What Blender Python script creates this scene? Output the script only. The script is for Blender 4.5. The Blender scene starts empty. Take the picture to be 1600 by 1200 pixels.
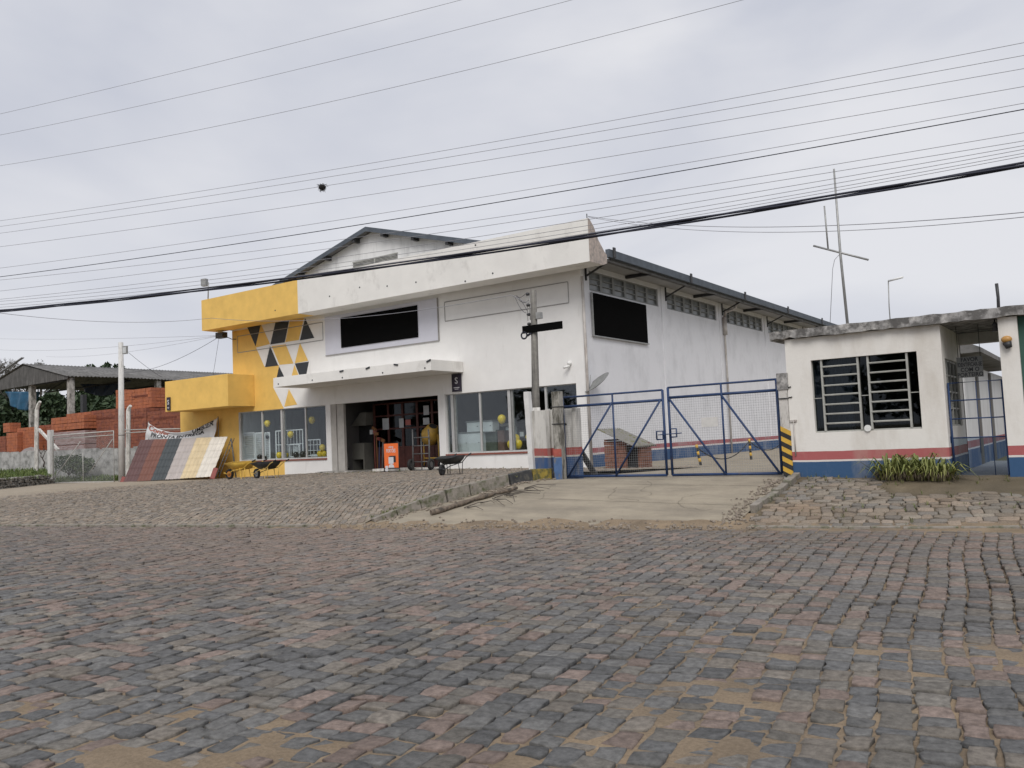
import bpy, bmesh, math, random
import numpy as np
from mathutils import Vector, Matrix
random.seed(7); RNG = np.random.default_rng(7)
SC = bpy.context.scene
COL = SC.collection
# ------------------------------------------------------------------ camera
FPX = 1330.0
YAW, PITCH, ROLL = math.radians(-34.75), math.radians(3.8), math.radians(-2.57)
CAMH = 1.6
_f = np.array([math.sin(YAW)*math.cos(PITCH), math.cos(YAW)*math.cos(PITCH), math.sin(PITCH)])
_r0 = np.array([math.cos(YAW), -math.sin(YAW), 0.0]); _u0 = np.cross(_r0, _f)
_r = _r0*math.cos(ROLL)+_u0*math.sin(ROLL); _u = -_r0*math.sin(ROLL)+_u0*math.cos(ROLL)
CP = np.array([0.0, 0.0, CAMH])
cd = bpy.data.cameras.new("camera"); cam = bpy.data.objects.new("camera", cd); COL.objects.link(cam)
cd.sensor_fit = 'HORIZONTAL'; cd.sensor_width = 36.0; cd.lens = 36.0*FPX/1600.0
cd.clip_start = 0.05; cd.clip_end = 3000
M = Matrix(((_r[0], _u[0], -_f[0], 0), (_r[1], _u[1], -_f[1], 0), (_r[2], _u[2], -_f[2], CAMH), (0, 0, 0, 1)))
cam.matrix_world = M
SC.camera = cam
# ------------------------------------------------------------------ world, overcast
SUN_EL, SUN_AZ = math.radians(46), math.radians(150)   # azimuth clockwise from +Y
w = bpy.data.worlds.new("World"); SC.world = w; w.use_nodes = True
nt = w.node_tree; nt.nodes.clear()
def wn(t, **k):
    n = nt.nodes.new(t)
    for a, b in k.items(): setattr(n, a, b)
    return n
out = wn('ShaderNodeOutputWorld'); bg = wn('ShaderNodeBackground')
sky = wn('ShaderNodeTexSky'); sky.sky_type = 'NISHITA'; sky.sun_disc = False
sky.sun_elevation = SUN_EL; sky.sun_rotation = SUN_AZ
tc = wn('ShaderNodeTexCoord'); mp = wn('ShaderNodeMapping'); mp.inputs['Scale'].default_value = (1.0, 1.0, 2.6)
ns = wn('ShaderNodeTexNoise'); ns.inputs['Scale'].default_value = 1.7; ns.inputs['Detail'].default_value = 5; ns.inputs['Roughness'].default_value = 0.5
ns.inputs['Distortion'].default_value = 0.35
cr = wn('ShaderNodeValToRGB')
cr.color_ramp.elements[0].position = 0.34; cr.color_ramp.elements[0].color = (4.75, 5.0, 5.8, 1)
cr.color_ramp.elements[1].position = 0.66; cr.color_ramp.elements[1].color = (6.9, 6.95, 7.3, 1)
mx = wn('ShaderNodeMix', data_type='RGBA'); mx.inputs['Factor'].default_value = 0.97
L = nt.links.new
L(tc.outputs['Generated'], mp.inputs['Vector']); L(mp.outputs['Vector'], ns.inputs['Vector'])
L(ns.outputs['Fac'], cr.inputs['Fac']); L(sky.outputs['Color'], mx.inputs['A']); L(cr.outputs['Color'], mx.inputs['B'])
L(mx.outputs['Result'], bg.inputs['Color']); bg.inputs['Strength'].default_value = 0.0765
L(bg.outputs['Background'], out.inputs['Surface'])
sd = bpy.data.lights.new("sun", 'SUN'); so = bpy.data.objects.new("sun", sd); COL.objects.link(so)
sd.energy = 1.5; sd.angle = math.radians(35); sd.color = (1.0, 0.965, 0.92)
sdir = Vector((math.sin(SUN_AZ)*math.cos(SUN_EL), math.cos(SUN_AZ)*math.cos(SUN_EL), math.sin(SUN_EL)))
so.rotation_euler = sdir.to_track_quat('Z', 'Y').to_euler()
SC.view_settings.view_transform = 'Standard'; SC.view_settings.look = 'None'
SC.view_settings.exposure = 0.55; SC.view_settings.gamma = 1.0
# ------------------------------------------------------------------ helpers: pixels of the survey -> points at real planes
def ray(px, py): return _f + _r*(px-800)/FPX - _u*(py-600)/FPX
def ony(px, py, y):
    d = ray(px, py); return CP + d*(y/d[1])
def onx(px, py, x):
    d = ray(px, py); return CP + d*(x/d[0])
def onz(px, py, z):
    d = ray(px, py); return CP + d*((z-CAMH)/d[2])
def yc(x): return 14.35 + 0.165*x
def G(x, y):
    x = np.asarray(x, float); y = np.asarray(y, float)
    t = y - yc(x)
    z1 = np.interp(x, [-60, -43, -36, -29, -20, -14, -11, 10], [.2, .30, .40, .46, .5, .56, .66, .63])
    Ln = np.interp(x, [-60, -30, -20, -14, -11, 10], [10, 10, 8, 5, 3.9, 3.4])
    z2 = np.interp(x, [-60, -43, -35.5, -29, -22.5, -15.45, -10, 10], [.22, .30, .38, .55, .58, .5, .45, .5])
    s = np.clip(t/Ln, 0, 1); e = s*(1.3-.3*s)
    k = np.clip((t-Ln)/np.maximum(27-yc(x)-Ln, .5), 0, 1)
    return z1*e*(1-k) + z2*k*(t > Ln)*1.0 + 0
def Gf(x, y):                                   # forecourt surface, raised beside the driveway
    t = np.asarray(y, float) - yc(np.asarray(x, float))
    o = .17*np.interp(x, [-24, -13], [0, 1])*np.clip(t/2.0, 0, 1)*np.interp(y, [17, 27], [1, 0])
    return G(x, y) + o
def gp(px, py, fn=None):
    fn = fn or G; z = 0.4
    for _ in range(30):
        p = onz(px, py, min(z, 1.2)); z = .6*z + .4*float(fn(p[0], p[1]))
    p = onz(px, py, z); return Vector((p[0], p[1], z))
def V(a): return Vector((float(a[0]), float(a[1]), float(a[2])))

class MB:
    def __init__(s): s.v = []; s.f = []; s.m = []; s.sm = []
    def add(s, vs, fs, mi=0, smooth=False):
        n = len(s.v); s.v += [tuple(map(float, q)) for q in vs]
        for q in fs: s.f.append(tuple(n+i for i in q)); s.m.append(mi); s.sm.append(smooth)
        return s
    def box(s, a, b, mi=0):
        x0, y0, z0 = [min(p, q) for p, q in zip(a, b)]; x1, y1, z1 = [max(p, q) for p, q in zip(a, b)]
        return s.add([(x0,y0,z0),(x1,y0,z0),(x1,y1,z0),(x0,y1,z0),(x0,y0,z1),(x1,y0,z1),(x1,y1,z1),(x0,y1,z1)],
                     [(0,3,2,1),(4,5,6,7),(0,1,5,4),(1,2,6,5),(2,3,7,6),(3,0,4,7)], mi)
    def obox(s, c, size, R=None, mi=0):          # oriented box; R = Matrix 3x3
        hx, hy, hz = [q/2 for q in size]; c = Vector(c)
        vs = [Vector((i*hx, j*hy, k*hz)) for k in (-1, 1) for i, j in ((-1,-1),(1,-1),(1,1),(-1,1))]
        if R is not None: vs = [R @ q for q in vs]
        return s.add([c+q for q in vs], [(0,3,2,1),(4,5,6,7),(0,1,5,4),(1,2,6,5),(2,3,7,6),(3,0,4,7)], mi)
    def beam(s, p, q, wd, hd, mi=0, up=(0,0,1)):  # rectangular bar from p to q
        p = Vector(p); q = Vector(q); d = (q-p)
        z = d.normalized(); x = z.cross(Vector(up))
        if x.length < 1e-4: x = z.cross(Vector((0,1,0)))
        x.normalize(); y = z.cross(x)
        R = Matrix((x, y, z)).transposed()
        return s.obox((p+q)/2, (wd, hd, d.length), R, mi)
    def tube(s, pts, r, n=6, mi=0, cap=True, smooth=True):
        pts = [Vector(p) for p in pts]; rr = r if isinstance(r, (list, tuple)) else [r]*len(pts)
        base = len(s.v); ref = None
        for i, p in enumerate(pts):
            d = (pts[min(i+1, len(pts)-1)] - pts[max(i-1, 0)]).normalized()
            if ref is None:
                ref = d.cross(Vector((0,0,1)))
                if ref.length < 1e-3: ref = Vector((1,0,0))
            x = (ref - d*ref.dot(d)).normalized(); ref = x; y = d.cross(x)
            for k in range(n):
                a = 2*math.pi*k/n; s.v.append(tuple(p + x*math.cos(a)*rr[i] + y*math.sin(a)*rr[i]))
        for i in range(len(pts)-1):
            for k in range(n):
                a = base+i*n+k; b = base+i*n+(k+1) % n
                s.f.append((a, b, b+n, a+n)); s.m.append(mi); s.sm.append(smooth)
        if cap:
            s.f.append(tuple(base+k for k in reversed(range(n)))); s.m.append(mi); s.sm.append(False)
            e = base+(len(pts)-1)*n; s.f.append(tuple(e+k for k in range(n))); s.m.append(mi); s.sm.append(False)
        return s
    def prism(s, poly, vec, mi=0, side=None):     # planar polygon swept by vec
        poly = [Vector(p) for p in poly]; vec = Vector(vec); n = len(poly)
        s.add(poly+[p+vec for p in poly], [tuple(range(n)), tuple(reversed(range(n, 2*n)))], mi)
        b = len(s.v)-2*n
        for i in range(n):
            j = (i+1) % n; s.f.append((b+j, b+i, b+n+i, b+n+j)); s.m.append(mi if side is None else side); s.sm.append(False)
        return s
    def ring(s, c, axis, R, r, n=24, m=8, mi=0):
        c = Vector(c); a = Vector(axis).normalized(); x = a.orthogonal().normalized(); y = a.cross(x)
        base = len(s.v)
        for i in range(n):
            t = 2*math.pi*i/n; d = x*math.cos(t)+y*math.sin(t)
            for j in range(m):
                q = 2*math.pi*j/m; s.v.append(tuple(c + d*(R+r*math.cos(q)) + a*r*math.sin(q)))
        for i in range(n):
            for j in range(m):
                A = base+i*m+j; B = base+i*m+(j+1) % m; C_ = base+((i+1) % n)*m+(j+1) % m; D = base+((i+1) % n)*m+j
                s.f.append((A, D, C_, B)); s.m.append(mi); s.sm.append(True)
        return s
    def ball(s, c, r, n=14, m=9, mi=0, sz=(1,1,1), drop=0.0):
        c = Vector(c); vs = []; fs = []
        for i in range(m+1):
            th = math.pi*i/m
            for k in range(n):
                a = 2*math.pi*k/n; zz = math.cos(th)
                q = math.sin(th)*(1 + drop*zz)
                vs.append(c + Vector((q*math.cos(a)*sz[0], q*math.sin(a)*sz[1], zz*sz[2]))*r)
        for i in range(m):
            for k in range(n): fs.append((i*n+k, (i+1)*n+k, (i+1)*n+(k+1) % n, i*n+(k+1) % n))
        return s.add(vs, fs, mi, True)
    def disc(s, c, axis, r, n=20, th=.01, mi=0):
        c = Vector(c); a = Vector(axis).normalized()
        return s.tube([c-a*th/2, c+a*th/2], r, n, mi)
    def build(s, name, mats, parent=None, bevel=0, local=False, origin=None):
        if not s.v: return None
        me = bpy.data.meshes.new(name)
        off = Vector((0, 0, 0))
        if not local:
            if parent is not None:
                q = parent
                while q is not None: off += q.location; q = q.parent
            else:
                A = np.array(s.v); off = Vector(((A[:,0].min()+A[:,0].max())/2, (A[:,1].min()+A[:,1].max())/2, A[:,2].min())) if origin is None else Vector(origin)
        A = np.array(s.v, float) - np.array(off)
        me.from_pydata(A.tolist(), [], s.f)
        if not isinstance(mats, (list, tuple)): mats = [mats]
        for m_ in mats: me.materials.append(m_)
        me.polygons.foreach_set('material_index', s.m); me.polygons.foreach_set('use_smooth', s.sm)
        me.update()
        o = bpy.data.objects.new(name, me); COL.objects.link(o)
        if parent is not None: o.parent = parent
        elif not local: o.location = off
        if bevel:
            b = o.modifiers.new('bevel', 'BEVEL'); b.width = bevel; b.segments = 2; b.limit_method = 'ANGLE'
        return o
def tag(o, label=None, cat=None, group=None, kind=None):
    if label: o['label'] = label
    if cat: o['category'] = cat
    if group: o['group'] = group
    if kind: o['kind'] = kind
    return o
def empty(name, loc, label=None, cat=None, group=None, rz=0):
    o = bpy.data.objects.new(name, None); COL.objects.link(o); o.location = Vector(loc); o.rotation_euler = (0, 0, rz)
    o.empty_display_size = .2
    return tag(o, label, cat, group)
def copy_tree(o, parent=None):
    c = o.copy(); COL.objects.link(c); c.parent = parent
    for ch in o.children: copy_tree(ch, c)
    return c
# ------------------------------------------------------------------ materials
def mat(name, col, var=.08, scale=3.0, rough=.8, bump=.0, bscale=30., metal=0., col2=None, thr=(.45, .65), stain=None, sscale=(1.2, 1.2, .25), sthr=(.55, .8), detail=5, spec=.4, dist=.01):
    m = bpy.data.materials.new(name); m.use_nodes = True; t = m.node_tree; N = t.nodes; K = t.links.new
    b = N['Principled BSDF']; b.inputs['Roughness'].default_value = rough; b.inputs['Metallic'].default_value = metal
    b.inputs['Specular IOR Level'].default_value = spec
    c = N.new('ShaderNodeTexCoord'); n = N.new('ShaderNodeTexNoise'); n.inputs['Scale'].default_value = scale; n.inputs['Detail'].default_value = detail; n.inputs['Roughness'].default_value = .55 if detail < 9 else .72
    K(c.outputs['Object'], n.inputs['Vector'])
    r = N.new('ShaderNodeValToRGB'); K(n.outputs['Fac'], r.inputs['Fac'])
    if col2 is None:
        r.color_ramp.elements[0].position = .3; r.color_ramp.elements[1].position = .7
        r.color_ramp.elements[0].color = (*[max(0, q*(1-var)) for q in col], 1); r.color_ramp.elements[1].color = (*[min(1, q*(1+var)) for q in col], 1)
    else:
        r.color_ramp.elements[0].position, r.color_ramp.elements[1].position = thr
        r.color_ramp.elements[0].color = (*col, 1); r.color_ramp.elements[1].color = (*col2, 1)
    cur = r.outputs['Color']
    if stain is not None:
        mp_ = N.new('ShaderNodeMapping'); mp_.inputs['Scale'].default_value = sscale; K(c.outputs['Object'], mp_.inputs['Vector'])
        n2 = N.new('ShaderNodeTexNoise'); n2.inputs['Scale'].default_value = 1.6; n2.inputs['Detail'].default_value = 7; n2.inputs['Roughness'].default_value = .65
        K(mp_.outputs['Vector'], n2.inputs['Vector'])
        r2 = N.new('ShaderNodeMapRange'); r2.inputs['From Min'].default_value, r2.inputs['From Max'].default_value = sthr; K(n2.outputs['Fac'], r2.inputs['Value'])
        x = N.new('ShaderNodeMix'); x.data_type = 'RGBA'; K(r2.outputs['Result'], x.inputs['Factor']); K(cur, x.inputs['A']); x.inputs['B'].default_value = (*stain, 1)
        cur = x.outputs['Result']
    K(cur, b.inputs['Base Color'])
    if bump:
        n3 = N.new('ShaderNodeTexNoise'); n3.inputs['Scale'].default_value = bscale; n3.inputs['Detail'].default_value = 6; K(c.outputs['Object'], n3.inputs['Vector'])
        bp = N.new('ShaderNodeBump'); bp.inputs['Strength'].default_value = bump; bp.inputs['Distance'].default_value = dist
        K(n3.outputs['Fac'], bp.inputs['Height']); K(bp.outputs['Normal'], b.inputs['Normal'])
    return m
def banded(name, bands, stain, sscale=(1.0, 1.0, .3), sthr=(.5, .8), rough=.85, wob=.012):
    """painted wall: bands = [(z_top, colour), ...] from the ground up, by world height"""
    m = bpy.data.materials.new(name); m.use_nodes = True; t = m.node_tree; N = t.nodes; K = t.links.new
    b = N['Principled BSDF']; b.inputs['Roughness'].default_value = rough; b.inputs['Specular IOR Level'].default_value = .25
    g = N.new('ShaderNodeNewGeometry'); sp = N.new('ShaderNodeSeparateXYZ'); K(g.outputs['Position'], sp.inputs[0])
    n = N.new('ShaderNodeTexNoise'); n.inputs['Scale'].default_value = 2.2; n.inputs['Detail'].default_value = 8; K(g.outputs['Position'], n.inputs['Vector'])
    a = N.new('ShaderNodeMath'); a.operation = 'MULTIPLY_ADD'; K(n.outputs['Fac'], a.inputs[0]); a.inputs[1].default_value = wob*2; K(sp.outputs['Z'], a.inputs[2])
    cur = None
    for i, (zt, col) in enumerate(bands):
        if cur is None:
            c = N.new('ShaderNodeRGB'); c.outputs[0].default_value = (*col, 1); cur = c.outputs[0]; prev = zt; continue
        gt = N.new('ShaderNodeMath'); gt.operation = 'GREATER_THAN'; K(a.outputs[0], gt.inputs[0]); gt.inputs[1].default_value = prev+wob
        x = N.new('ShaderNodeMix'); x.data_type = 'RGBA'; K(gt.outputs[0], x.inputs['Factor']); K(cur, x.inputs['A']); x.inputs['B'].default_value = (*col, 1)
        cur = x.outputs['Result']; prev = zt
    mp_ = N.new('ShaderNodeMapping'); mp_.inputs['Scale'].default_value = sscale; K(g.outputs['Position'], mp_.inputs['Vector'])
    n2 = N.new('ShaderNodeTexNoise'); n2.inputs['Scale'].default_value = 1.5; n2.inputs['Detail'].default_value = 8; n2.inputs['Roughness'].default_value = .68
    K(mp_.outputs['Vector'], n2.inputs['Vector'])
    r2 = N.new('ShaderNodeMapRange'); r2.inputs['From Min'].default_value, r2.inputs['From Max'].default_value = sthr; r2.inputs['To Max'].default_value = .8; K(n2.outputs['Fac'], r2.inputs['Value'])
    x = N.new('ShaderNodeMix'); x.data_type = 'RGBA'; K(r2.outputs['Result'], x.inputs['Factor']); K(cur, x.inputs['A']); x.inputs['B'].default_value = (*stain, 1)
    K(x.outputs['Result'], b.inputs['Base Color'])
    n3 = N.new('ShaderNodeTexNoise'); n3.inputs['Scale'].default_value = 14; n3.inputs['Detail'].default_value = 6; K(g.outputs['Position'], n3.inputs['Vector'])
    bp = N.new('ShaderNodeBump'); bp.inputs['Strength'].default_value = .35; bp.inputs['Distance'].default_value = .01
    K(n3.outputs['Fac'], bp.inputs['Height']); K(bp.outputs['Normal'], b.inputs['Normal'])
    return m
def glass(name, tint=(.75, .8, .8), fac=.16):
    m = bpy.data.materials.new(name); m.use_nodes = True; t = m.node_tree; N = t.nodes; K = t.links.new; N.clear()
    o = N.new('ShaderNodeOutputMaterial'); a = N.new('ShaderNodeBsdfTransparent'); a.inputs[0].default_value = (*tint, 1)
    g = N.new('ShaderNodeBsdfGlossy'); g.inputs['Roughness'].default_value = .02; g.inputs[0].default_value = (.95, .98, 1, 1)
    x = N.new('ShaderNodeMixShader'); x.inputs[0].default_value = fac
    K(a.outputs[0], x.inputs[1]); K(g.outputs[0], x.inputs[2]); K(x.outputs[0], o.inputs[0])
    return m
def attrmat(name, rough=.85, bump=.6, bscale=35, nscale=25, nvar=.25, spec=.3):
    m = bpy.data.materials.new(name); m.use_nodes = True; t = m.node_tree; N = t.nodes; K = t.links.new
    b = N['Principled BSDF']; b.inputs['Roughness'].default_value = rough; b.inputs['Specular IOR Level'].default_value = spec
    at = N.new('ShaderNodeAttribute'); at.attribute_name = 'tint'
    c = N.new('ShaderNodeTexCoord'); n = N.new('ShaderNodeTexNoise'); n.inputs['Scale'].default_value = nscale; n.inputs['Detail'].default_value = 6; n.inputs['Roughness'].default_value = .7
    K(c.outputs['Object'], n.inputs['Vector'])
    mr = N.new('ShaderNodeMapRange'); mr.inputs['From Min'].default_value = .3; mr.inputs['From Max'].default_value = .7
    mr.inputs['To Min'].default_value = 1-nvar; mr.inputs['To Max'].default_value = 1+nvar; K(n.outputs['Fac'], mr.inputs['Value'])
    x = N.new('ShaderNodeVectorMath'); x.operation = 'SCALE'; K(at.outputs['Color'], x.inputs[0]); K(mr.outputs['Result'], x.inputs['Scale'])
    K(x.outputs[0], b.inputs['Base Color'])
    n3 = N.new('ShaderNodeTexNoise'); n3.inputs['Scale'].default_value = bscale; n3.inputs['Detail'].default_value = 7; n3.inputs['Roughness'].default_value = .7; K(c.outputs['Object'], n3.inputs['Vector'])
    bp = N.new('ShaderNodeBump'); bp.inputs['Strength'].default_value = bump; bp.inputs['Distance'].default_value = .012
    K(n3.outputs['Fac'], bp.inputs['Height']); K(bp.outputs['Normal'], b.inputs['Normal'])
    return m
WHITE = (.78, .77, .75)
m_white = mat('white_paint', WHITE, .04, 1.5, .85, .25, 18, stain=(.56, .54, .51), sthr=(.58, .9))
m_fascia = mat('white_fascia_paint', (.76, .745, .71), .05, 1.2, .85, .3, 14, stain=(.50, .48, .45), sthr=(.56, .85), sscale=(.8, .8, .5))
m_yellow = mat('yellow_paint', (.76, .49, .13), .09, 1.6, .7, .2, 14, stain=(.58, .34, .09), sthr=(.62, .9), sscale=(1, 1, .6))
m_black = mat('black_paint', (.035, .04, .045), .1, 3, .6)
m_line = mat('groove_shadow', (.30, .29, .28), .1)
m_concrete = mat('old_concrete', (.42, .40, .37), .12, 5, .9, .6, 25, stain=(.12, .115, .10), sscale=(2, 2, 1.2), sthr=(.42, .62))
m_lichen = mat('lichen_concrete', (.36, .35, .34), .2, 6, .95, .9, 22, stain=(.13, .125, .12), sscale=(3, 3, 3), sthr=(.40, .56), col2=(.62, .6, .57), thr=(.5, .72))
m_cpost = mat('whitewashed_concrete', (.66, .64, .60), .1, 6, .9, .5, 30, stain=(.22, .21, .18), sscale=(4, 4, 1.2), sthr=(.45, .72))
m_wood = mat('weathered_grey_wood', (.20, .19, .17), .3, 7, .9, .6, 40, stain=(.09, .085, .08), sscale=(9, 9, .5), sthr=(.4, .7))
m_darkroof = mat('dark_roof_edge', (.085, .10, .12), .2, 3, .7)
m_fibre = mat('fibre_cement', (.17, .165, .16), .2, 1.2, .9, .4, 15, stain=(.08, .08, .075), sscale=(1, 1, 1), sthr=(.45, .7))
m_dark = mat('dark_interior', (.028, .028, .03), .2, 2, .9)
m_darkred = mat('dark_red_wood', (.085, .028, .022), .25, 8, .6)
m_inner = mat('inner_wall', (.13, .125, .12), .1, 2, .9)
m_alum = mat('grey_aluminium', (.50, .50, .49), .08, 5, .45, metal=.3)
m_ivory = mat('ivory_frame_paint', (.38, .38, .35), .15, 8, .6)
m_stripgrey = mat('grey_window_paint', (.24, .245, .24), .15, 6, .7)
m_redtile = mat('red_sill_tile', (.24, .08, .06), .2, 12, .7)
m_blue = mat('blue_gate_paint', (.022, .048, .125), .2, 8, .5, stain=(.10, .07, .06), sscale=(3, 3, 3), sthr=(.62, .75))
m_wire = mat('mesh_wire', (.33, .34, .35), .1, 8, .5, metal=.4)
m_metal = mat('galvanised_metal', (.34, .34, .33), .15, 9, .5, metal=.5)
m_darkmetal = mat('dark_metal', (.05, .05, .052), .2, 9, .5, metal=.3)
m_board = mat('matt_black_board', (.004, .004, .004), .1, 3, .95, spec=.05)
m_rubber = mat('black_rubber', (.022, .022, .022), .2, 9, .8)
m_cable = mat('black_cable', (.018, .02, .035), .1, 2, .6)
m_wireline = mat('grey_conductor', (.27, .27, .29), .1, 2, .5)
m_orange = mat('orange_panel', (.78, .16, .035), .04, 3, .45)
m_plast = mat('white_plastic', (.74, .74, .72), .04, 6, .4)
m_balloonY = mat('yellow_balloon', (.72, .52, .03), .05, 6, .25)
m_balloonK = mat('black_balloon', (.015, .015, .018), .05, 6, .2)
m_glass = glass('window_glass', (.93, .96, .96), .05)
m_glassd = glass('dark_glass', (.5, .55, .55), .025)
m_side = banded('side_wall_paint', [(.95, (.055, .105, .21)), (1.02, (.66, .62, .60)), (1.20, (.36, .12, .13)), (99, (.74, .74, .76))], (.46, .46, .47), sthr=(.48, .92), sscale=(.6, .6, .4))
m_guard = banded('guardhouse_paint', [(.93, (.045, .10, .20)), (.965, (.68, .64, .60)), (1.13, (.40, .12, .12)), (99, (.76, .735, .69))], (.46, .41, .34), sthr=(.47, .85), sscale=(.9, .9, .3))
m_post = banded('striped_wall_paint', [(1.16, (.05, .10, .22)), (1.2, (.6, .55, .5)), (1.38, (.38, .09, .08)), (99, (.60, .585, .55))], (.17, .16, .14), sthr=(.44, .68), sscale=(3.2, 3.2, .6), wob=.03)
m_bark = mat('grey_bark', (.11, .095, .08), .3, 9, .95, .8, 25)
# ================================================================== GROUND
def vnoise(x, y, seed=0):
    xi = np.floor(x).astype(np.int64); yi = np.floor(y).astype(np.int64); fx = x-xi; fy = y-yi
    fx = fx*fx*(3-2*fx); fy = fy*fy*(3-2*fy)
    def h(a, b):
        n = (a*374761393 + b*668265263 + seed*974634533) & 0x7fffffff
        n = ((n ^ (n >> 13))*1274126177) & 0x7fffffff
        return ((n ^ (n >> 16)) & 0xffff)/65535.0
    return (h(xi, yi)*(1-fx)+h(xi+1, yi)*fx)*(1-fy)+(h(xi, yi+1)*(1-fx)+h(xi+1, yi+1)*fx)*fy
def fbm(x, y, s=1.0, o=4, seed=0):
    r = 0; a = .5
    for i in range(o): r = r+a*vnoise(x*s, y*s, seed+i*17); s *= 2.03; a *= .5
    return r/(1-.5**o)
def fastmesh(name, verts, quads, tint, material, smooth=False, origin=(0,0,0)):
    me = bpy.data.meshes.new(name); n = len(verts); q = len(quads)
    me.vertices.add(n); me.vertices.foreach_set('co', (np.asarray(verts)-np.asarray(origin)).astype(np.float32).ravel())
    k = quads.shape[1]
    me.loops.add(q*k); me.loops.foreach_set('vertex_index', quads.astype(np.int32).ravel())
    me.polygons.add(q); me.polygons.foreach_set('loop_start', np.arange(0, q*k, k, dtype=np.int32))
    try: me.polygons.foreach_set('loop_total', np.full(q, k, dtype=np.int32))
    except Exception: pass
    me.update(calc_edges=True); me.validate()
    if tint is not None:
        a = me.attributes.new('tint', 'FLOAT_COLOR', 'POINT')
        c = np.ones((n, 4), np.float32); c[:, :3] = tint; a.data.foreach_set('color', c.ravel())
    if smooth: me.polygons.foreach_set('use_smooth', np.ones(q, bool))
    me.materials.append(material)
    o = bpy.data.objects.new(name, me); COL.objects.link(o); o.location = origin
    return o
def grid(name, xs, ys, zf, tintf, material, keep=None):
    X, Y = np.meshgrid(xs, ys); Z = zf(X, Y); vs = np.stack([X, Y, Z], -1).reshape(-1, 3)
    nx = len(xs); i = np.arange((len(ys)-1)*nx).reshape(-1, nx)[:, :-1].ravel()
    q = np.stack([i, i+1, i+nx+1, i+nx], -1)
    if keep is not None:
        c = vs[q].mean(1); q = q[keep(c[:, 0], c[:, 1])]
        u, inv = np.unique(q, return_inverse=True); vs = vs[u]; q = inv.reshape(-1, 4)
    return fastmesh(name, vs, q, tintf(vs[:, 0], vs[:, 1]) if tintf else None, material, True)
m_sand = attrmat('sand_and_dirt', .95, .8, 60, 40, .22, .1)
m_stone = attrmat('granite_setts', .85, 1.0, 60, 17, .42, .2)
m_stone2 = attrmat('worn_paving_stones', .9, .7, 35, 40, .28, .15)
# far terrain: one sheet to the horizon, below everything
def terr_tint(x, y):
    g = fbm(x, y, .05, 4, 5)[..., None]; return np.array([.10, .10, .05])*(1-g)+np.array([.22, .19, .13])*g
xs = np.concatenate([np.linspace(-1500, -100, 15), np.linspace(-90, 30, 81), np.linspace(60, 1500, 15)])
ys = np.concatenate([np.linspace(-1500, -40, 15), np.linspace(-30, 90, 81), np.linspace(120, 1500, 15)])
def terr_z(x, y):
    near = (x > -62) & (x < 12)
    g = G(np.clip(x, -60, 12), np.clip(y, 0, 90))
    return np.where(y < yc(x)+.3, -.16, g-.12)
gr = grid('ground', xs, ys, terr_z, terr_tint, m_sand); tag(gr, kind='structure')
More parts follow.
